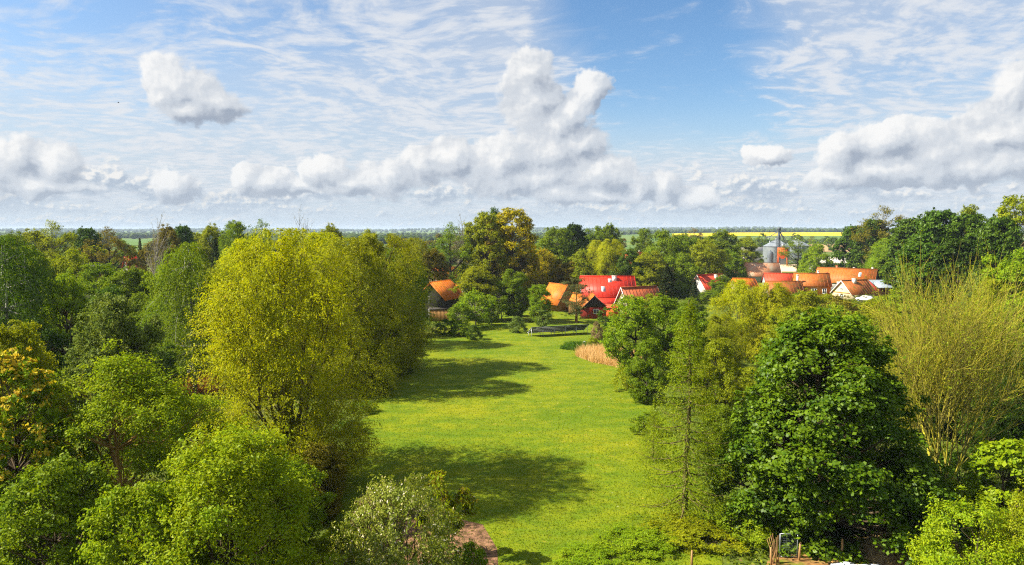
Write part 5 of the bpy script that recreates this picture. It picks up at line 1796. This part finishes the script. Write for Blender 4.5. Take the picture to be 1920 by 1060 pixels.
MAT_BLADE = leaf_mat('grass_blades', (0.080, 0.130, 0.003), (0.150, 0.182, 0.004), 0.5, (0.25, 0.22, 0.04), 0.02)
blades('grass', lawn_poly, 70000, 0.08, 0.06, [MAT_BLADE], 3, dpow=1.6)
MAT_REED = leaf_mat('dry_reed', (0.52, 0.33, 0.14), (0.66, 0.46, 0.22), 0.3)
blades('dry_reeds', [gp(*q) for q in ((1078, 668), (1090, 658), (1150, 655), (1200, 668), (1225, 700), (1190, 706), (1150, 688), (1108, 680))], 9000, 1.1, 0.07, [MAT_REED], 4)
MAT_SEDGE = leaf_mat('sedge', (0.04, 0.10, 0.006), (0.08, 0.15, 0.008), 0.3)
blades('sedge', [gp(*q) for q in ((1050, 655), (1062, 645), (1160, 642), (1165, 655), (1085, 660))], 3500, 0.6, 0.09, [MAT_SEDGE], 6)
MAT_REED2 = leaf_mat('rust_reed', (0.34, 0.15, 0.05), (0.48, 0.26, 0.10), 0.3)
blades('rusty_reeds', [gp(*q) for q in ((300, 742), (310, 715), (440, 712), (450, 742))], 8000, 1.3, 0.08, [MAT_REED2], 7)

# ------------------------------------------------------------------ solar array
ysol = 129.5
MAT_PANEL = new_mat('solar_cell')
pp = opos()
finish(principled(MIX(STEP(NOISE(pp, 3.0, 2, 0.5), 0.4, 0.6), (0.016, 0.022, 0.018), (0.028, 0.034, 0.028)), 0.55, 0.2))
MAT_ALU = noisy_mat('aluminium_frame', (0.50, 0.52, 0.53), (0.60, 0.61, 0.62), 2.0, 0.4, 0.5, metal=0.4)
xs, zs = xat(1047, ysol, 1.2), 0.0
sa = thing('solar_array', 'ground mounted solar array of dark panels on thin metal posts', 'solar panels', (xs, ysol, 0), R(20))
til = R(30)
PW, PH = 2.34, 1.40


def sol(u, w_, off=0.0):                    # u along, w_ up the slope (0 low far edge, 2 rows)
    return (u, 1.25 - w_ * math.cos(til) - off * math.sin(til), 0.55 + w_ * math.sin(til) + off * -math.cos(til) * -1)


pm = MB()
pm.slab([(-PW / 2, -PH / 2, 0.0), (PW / 2, -PH / 2, 0.0), (PW / 2, PH / 2, 0.0), (-PW / 2, PH / 2, 0.0)], 0.035)
pme = pm.mesh('panel', MAT_PANEL)
fm = MB()
for c, d in (((0, -PH / 2 + 0.02, -0.02), (PW, 0.05, 0.06)), ((0, PH / 2 - 0.02, -0.02), (PW, 0.05, 0.06)), ((-PW / 2 + 0.02, 0, -0.02), (0.05, PH - 0.1, 0.06)), ((PW / 2 - 0.02, 0, -0.02), (0.05, PH - 0.1, 0.06))):
    fm.box(c, d)
fme = fm.mesh('frame', MAT_DKSTEEL)
for r_ in range(2):
    for k in range(5):
        o = obj('panel', pme, sa)
        u, w_ = (k - 2) * (PW + 0.05), 0.70 + r_ * (PH + 0.05)
        o.location = sol(u, w_)
        # high edge towards the camera: the slope falls away from it
        o.rotation_euler = (-til, 0, 0)
        obj('frame', fme, o)
for w_ in (0.35, 1.05, 1.75, 2.45):
    p = sol(0, w_)
    o = MB().box((0, 0, 0), (5 * PW + 0.3, 0.06, 0.07)).build('rail', MAT_ALU, sa)
    o.location = (p[0], p[1], p[2] - 0.09)
for k in range(6):
    u = (k - 2.5) * (PW + 0.02) * 0.98
    for w_ in (0.55, 2.2):
        p = sol(u, w_)
        MB().box((p[0], p[1], (p[2] - 0.1) / 2 - 0.05), (0.08, 0.08, p[2] - 0.0)).build('post', MAT_ALU, sa)
    p0, p1 = sol(u, 0.55), sol(u, 2.2)
    MB().tube([(p0[0], p0[1], p0[2] - 0.15), (p1[0], p1[1], p1[2] - 0.15)], [0.04, 0.04], 4).build('brace', MAT_ALU, sa)
MB().box((3.6, 0.0, 0.75), (0.35, 0.18, 0.45)).build('inverter', MAT_STEEL, sa)
MB().tube([(5.5, -0.5, -0.1), (5.55, -0.5, 0.3), (5.6, -0.5, 0.45)], [0.3, 0.32, 0.05], 8).build('stone', noisy_mat('pale_stone', (0.5, 0.48, 0.45), (0.6, 0.58, 0.55), 3.0))
st = bpy.data.objects['stone']
st.location = (xat(1101, 118), 118, 0)
st.rotation_euler = (0, 0, 0.4)
st.location.x -= 5.5
tag(st, 'pale boulder lying at the right end of the solar array', 'stone')

# ------------------------------------------------------------------ bottom right corner: gate, posts, pile, tarp, pool
MAT_POST = noisy_mat('weathered_post', (0.24, 0.13, 0.05), (0.36, 0.21, 0.09), 4.0, stretch=(4, 4, 0.6))
gx, gy = gp(1478, 1047)
gt = thing('wire_gate', 'grey metal frame gate with wire mesh in front of the big maple', 'gate', (gx, gy, 0), R(-4))
for s_ in (-0.52, 0.52):
    MB().tube([(s_, 0, -0.1), (s_, 0, 1.55)], [0.032, 0.032], 8).build('upright', MAT_STEEL, gt)
for z in (0.10, 1.53):
    MB().tube([(-0.52, 0, z), (0.52, 0, z)], [0.028, 0.028], 8).build('crossbar', MAT_STEEL, gt)
wm = MB()
for i in range(1, 11):
    wm.tube([(-0.52 + i * 0.095, 0.01, 0.1), (-0.52 + i * 0.095, 0.01, 1.53)], [0.006, 0.006], 3)
for i in range(1, 10):
    wm.tube([(-0.52, -0.01, 0.1 + i * 0.145), (0.52, -0.01, 0.1 + i * 0.145)], [0.006, 0.006], 3)
wm.build('mesh_infill', MAT_DKSTEEL, gt)
for px, py, h, lean, lab in ((1498, 1052, 1.15, 0.06, 'short round fence post right beside the wire gate'),
                             (1578, 1050, 1.30, 0.0, 'weathered fence post under the middle of the big maple'),
                             (1446, 1062, 1.15, -0.05, 'pale broken stake left of the wire gate'),
                             (1297, 1062, 0.95, 0.0, 'thin stake in the brambles below the larch')):
    x, y = gp(px, py)
    o = MB().tube([(0, 0, -0.2), (lean * 0.5, 0, h * 0.5), (lean, 0, h), (lean * 1.02, 0, h + 0.03)], [0.075, 0.07, 0.062, 0.02], 8).build('fence_post', MAT_POST, None, (x, y, 0))
    tag(o, lab, 'post', 'old fence posts at the bottom edge')
x, y = gp(1455, 1058)
sk = thing('stick_bundle', 'loose pale sticks leaning together left of the wire gate', 'sticks', (x, y, 0))
for i in range(7):
    a = i * 0.9
    MB().tube([(0.25 * math.cos(a), 0.15 * math.sin(a), 0), (-0.25 + 0.06 * i, 0.1, 0.7 + 0.1 * (i % 3)), (-0.55 + 0.11 * i, 0.1, 1.5 + 0.12 * (i % 4))], [0.035, 0.028, 0.012], 5).build('stick', MAT_POST, sk)
x0, y0 = gp(1560, 1056)
x1, y1 = gp(1612, 1040)
pl = MB().box((0, 0, 0.07), (math.hypot(x1 - x0, y1 - y0), 0.22, 0.12)).build('timber_plank', noisy_mat('plank_wood', (0.42, 0.24, 0.07), (0.52, 0.32, 0.11), 2.0, stretch=(0.5, 6, 6)), None, ((x0 + x1) / 2, (y0 + y1) / 2, 0), math.atan2(y1 - y0, x1 - x0))
tag(pl, 'long yellowish plank lying beside the white tarp', 'plank')


def brush_pile():
    rng = np.random.default_rng(9)
    x, y = gp(1668, 1046)
    r = thing('brush_pile', 'heap of dry brown cut branches under the edge of the big maple', 'brush pile', (x, y, 0))
    n, k = 26, 9
    v, f = [], []
    for j in range(k + 1):                   # the packed core, a lumpy mound
        for i in range(n):
            a = i * 2 * math.pi / n
            rr = math.cos(j / k * math.pi / 2) * (1 + 0.12 * math.sin(3 * a + j))
            v.append((1.9 * rr * math.cos(a), 1.4 * rr * math.sin(a), 1.25 * math.sin(j / k * math.pi / 2) * (1 + 0.08 * math.sin(5 * a + j)) - 0.05))
    for j in range(k):
        for i in range(n):
            f.append((j * n + i, j * n + (i + 1) % n, (j + 1) * n + (i + 1) % n, (j + 1) * n + i))
    MB().add(v, f).build('core', noisy_mat('dry_heap', (0.06, 0.04, 0.02), (0.16, 0.11, 0.06), 6.0, bump=0.1), r)
    m = 2600
    th, u = rng.uniform(0, 6.28, m), rng.uniform(0, 1, m)
    C = np.stack([2.0 * np.cos(th) * np.cos(u * 1.5), 1.5 * np.sin(th) * np.cos(u * 1.5), 1.30 * np.sin(u * 1.5) + 0.03], 1) + rng.normal(size=(m, 3)) * 0.06
    T_ = norm(rdirs(rng, m) * np.array([1, 1, 0.4]))
    Nn = norm(C * np.array([0.3, 0.4, 0.6]) + rdirs(rng, m) * 0.3)
    o = obj('twigs', leaves('twigs', C, Nn, T_, rng.uniform(0.15, 0.6, m), 0.035, [leaf_mat('dry_twigs', (0.12, 0.08, 0.035), (0.34, 0.25, 0.11), 0.05)]), r)
    o['kind'] = 'stuff'


brush_pile()


def tarp():
    rng = np.random.default_rng(10)
    x, y = gp(1612, 1072)
    nx, ny = 46, 22
    u, w_ = np.meshgrid(np.linspace(-1, 1, nx), np.linspace(-1, 1, ny))
    X = 1.55 * u * (1 - 0.06 * w_ ** 2 + 0.03 * np.sin(5 * w_))
    Y = 0.75 * w_ * (1 - 0.12 * np.sin(3 * u))
    Z = 0.15 + sum(rng.uniform(0.008, 0.028) * np.sin(rng.uniform(-9, 9) * X + rng.uniform(-9, 9) * Y + rng.uniform(0, 6)) for _ in range(9)) + 0.10 * np.cos(1.4 * u) * np.cos(1.4 * w_)
    edge = np.maximum(np.abs(u), np.abs(w_)) > 0.96
    Z[edge] = 0.055
    v = np.stack([X, Y, Z], -1).reshape(-1, 3)
    i, j = np.meshgrid(np.arange(nx - 1), np.arange(ny - 1))
    a = (j * nx + i).ravel()
    o = obj('tarpaulin', mesh_from('tarpaulin', v, np.stack([a, a + 1, a + nx + 1, a + nx], 1), [noisy_mat('white_tarp', (0.36, 0.40, 0.50), (0.58, 0.60, 0.64), 3.0, 0.4, 0.4)], smooth=True))
    o.location = (x, y, 0)
    tag(o, 'crumpled white plastic tarpaulin on the ground before the brush pile', 'tarpaulin')


tarp()
px_, py_ = gp(1800, 985)
pool = thing('garden_pool', 'round green plastic garden pool half hidden by the elder bush', 'pool', (px_, py_, 0))
MAT_POOL = noisy_mat('green_pool_plastic', (0.0, 0.24, 0.10), (0.0, 0.32, 0.14), 1.5, 0.5, 0.3)
n = 40
a = np.arange(n) * 2 * math.pi / n
prof = [(2.0, 0.0), (2.06, 0.55), (2.0, 1.05), (2.08, 1.10), (2.0, 1.14), (1.92, 1.08), (1.92, 0.85)]
MB().add([(r_ * math.cos(q), r_ * math.sin(q), h) for r_, h in prof for q in a],
         [(i * n + k, i * n + (k + 1) % n, (i + 1) * n + (k + 1) % n, (i + 1) * n + k) for i in range(len(prof) - 1) for k in range(n)]).build('side', MAT_POOL, pool)
MB().add([(1.92 * math.cos(q), 1.92 * math.sin(q), 0.86) for q in a], [tuple(range(n))]).build('water_surface', noisy_mat('pool_water', (0.0, 0.16, 0.12), (0.005, 0.22, 0.16), 0.8, 0.08, 0.5), pool)
bd = MB().box((0, 0, 0.0), (2.2, 0.18, 0.05)).build('timber_board', noisy_mat('pale_board', (0.50, 0.36, 0.20), (0.60, 0.45, 0.27), 2.0), None, (px_ + 0.9, py_ - 1.2, 1.17), R(14))
tag(bd, 'pale board laid across the edge of the green pool', 'board')

# parked car glimpsed by the cream house
cx_, cy_ = xat(1622, 178, 1), 178
zc = float(terrain(cx_, cy_))
car = thing('parked_car', 'white car with bluish windscreen parked among bushes below the cream house', 'car', (cx_, cy_, zc + 1.4), R(-60))
prof = [(-2.1, 0.35), (-2.15, 0.75), (-1.9, 0.95), (-1.0, 1.0), (-0.35, 1.5), (1.1, 1.52), (1.9, 1.05), (2.15, 0.95), (2.15, 0.35)]
nP = len(prof)
vs = [(x, -0.86, z) for x, z in prof] + [(x, 0.86, z) for x, z in prof]
MB().add(vs, [tuple(range(nP)), tuple(range(2 * nP - 1, nP - 1, -1))] + [((i + 1) % nP, i, i + nP, (i + 1) % nP + nP) for i in range(nP)]).build('body', noisy_mat('car_white_paint', (0.74, 0.74, 0.74), (0.78, 0.78, 0.78), 1.0, 0.25, 0.5), car)
MB().slab([(-0.98, 0.74, 1.05), (-0.98, -0.74, 1.05), (-0.40, -0.68, 1.47), (-0.40, 0.68, 1.47)][::-1], -0.03).build('windscreen', MAT_SKYL, car)
for s_ in (-1, 1):
    MB().box((0.45, s_ * 0.865, 1.25), (1.5, 0.02, 0.35)).build('side_window', MAT_GLASS, car)
    for xx in (-1.35, 1.35):
        w_ = MB()
        a = np.arange(16) * 2 * math.pi / 16
        w_.add([(xx + 0.32 * math.cos(q), s_ * (0.80 if i == 0 else 0.92), 0.32 + 0.32 * math.sin(q)) for i in (0, 1) for q in a],
               [(k, (k + 1) % 16, 16 + (k + 1) % 16, 16 + k) for k in range(16)] + [tuple(range(16)), tuple(range(31, 15, -1))])
        w_.build('wheel', MAT_DKSTEEL, car)

# bird high over the wood
Yb = 120
bz = zat(193, Yb)
bx = (222 - CX) / F * (Yb * math.cos(PITCH) - (bz - CAM_H) * math.sin(PITCH))
bird = MB()
bird.tube([(-0.22, 0, 0), (-0.12, 0, 0.01), (0.05, 0, 0.02), (0.2, 0, 0.01), (0.27, 0, 0)], [0.02, 0.06, 0.07, 0.045, 0.01], 8)
for s_ in (-1, 1):
    bird.add([(0.10, s_ * 0.04, 0.03), (-0.10, s_ * 0.04, 0.03), (-0.14, s_ * 0.32, 0.20), (-0.05, s_ * 0.58, 0.16), (0.04, s_ * 0.34, 0.20)], [(0, 1, 2, 4), (4, 2, 3)])
bird.add([(-0.2, -0.03, 0), (-0.2, 0.03, 0), (-0.38, 0.08, 0), (-0.38, -0.08, 0)], [(0, 1, 2, 3)])
o = bird.build('bird', B['dark'], None, (bx, Yb, bz), 0.6)
o.scale = (0.6, 0.6, 0.6)
tag(o, 'small dark bird flying high over the wood', 'bird')

# ------------------------------------------------------------------ air: pale haze over the whole plain
HZ = 9200.0
hzb = MB().box((0, 0, 0), (2 * HZ, 2 * HZ, 60.0))
mh = bpy.data.materials.new('haze_air')
mh.use_nodes = True
mh.node_tree.nodes.clear()
TREE[0] = mh.node_tree
vol = mh.node_tree.nodes.new('ShaderNodeVolumePrincipled')
vol.inputs['Color'].default_value = (0.62, 0.78, 1.0, 1)
vol.inputs['Density'].default_value = 0.00008
ho = mh.node_tree.nodes.new('ShaderNodeOutputMaterial')
mh.node_tree.links.new(vol.outputs[0], ho.inputs['Volume'])
hz = hzb.build('haze', mh, None, (0, 0, 28.5))
tag(hz, kind='stuff')
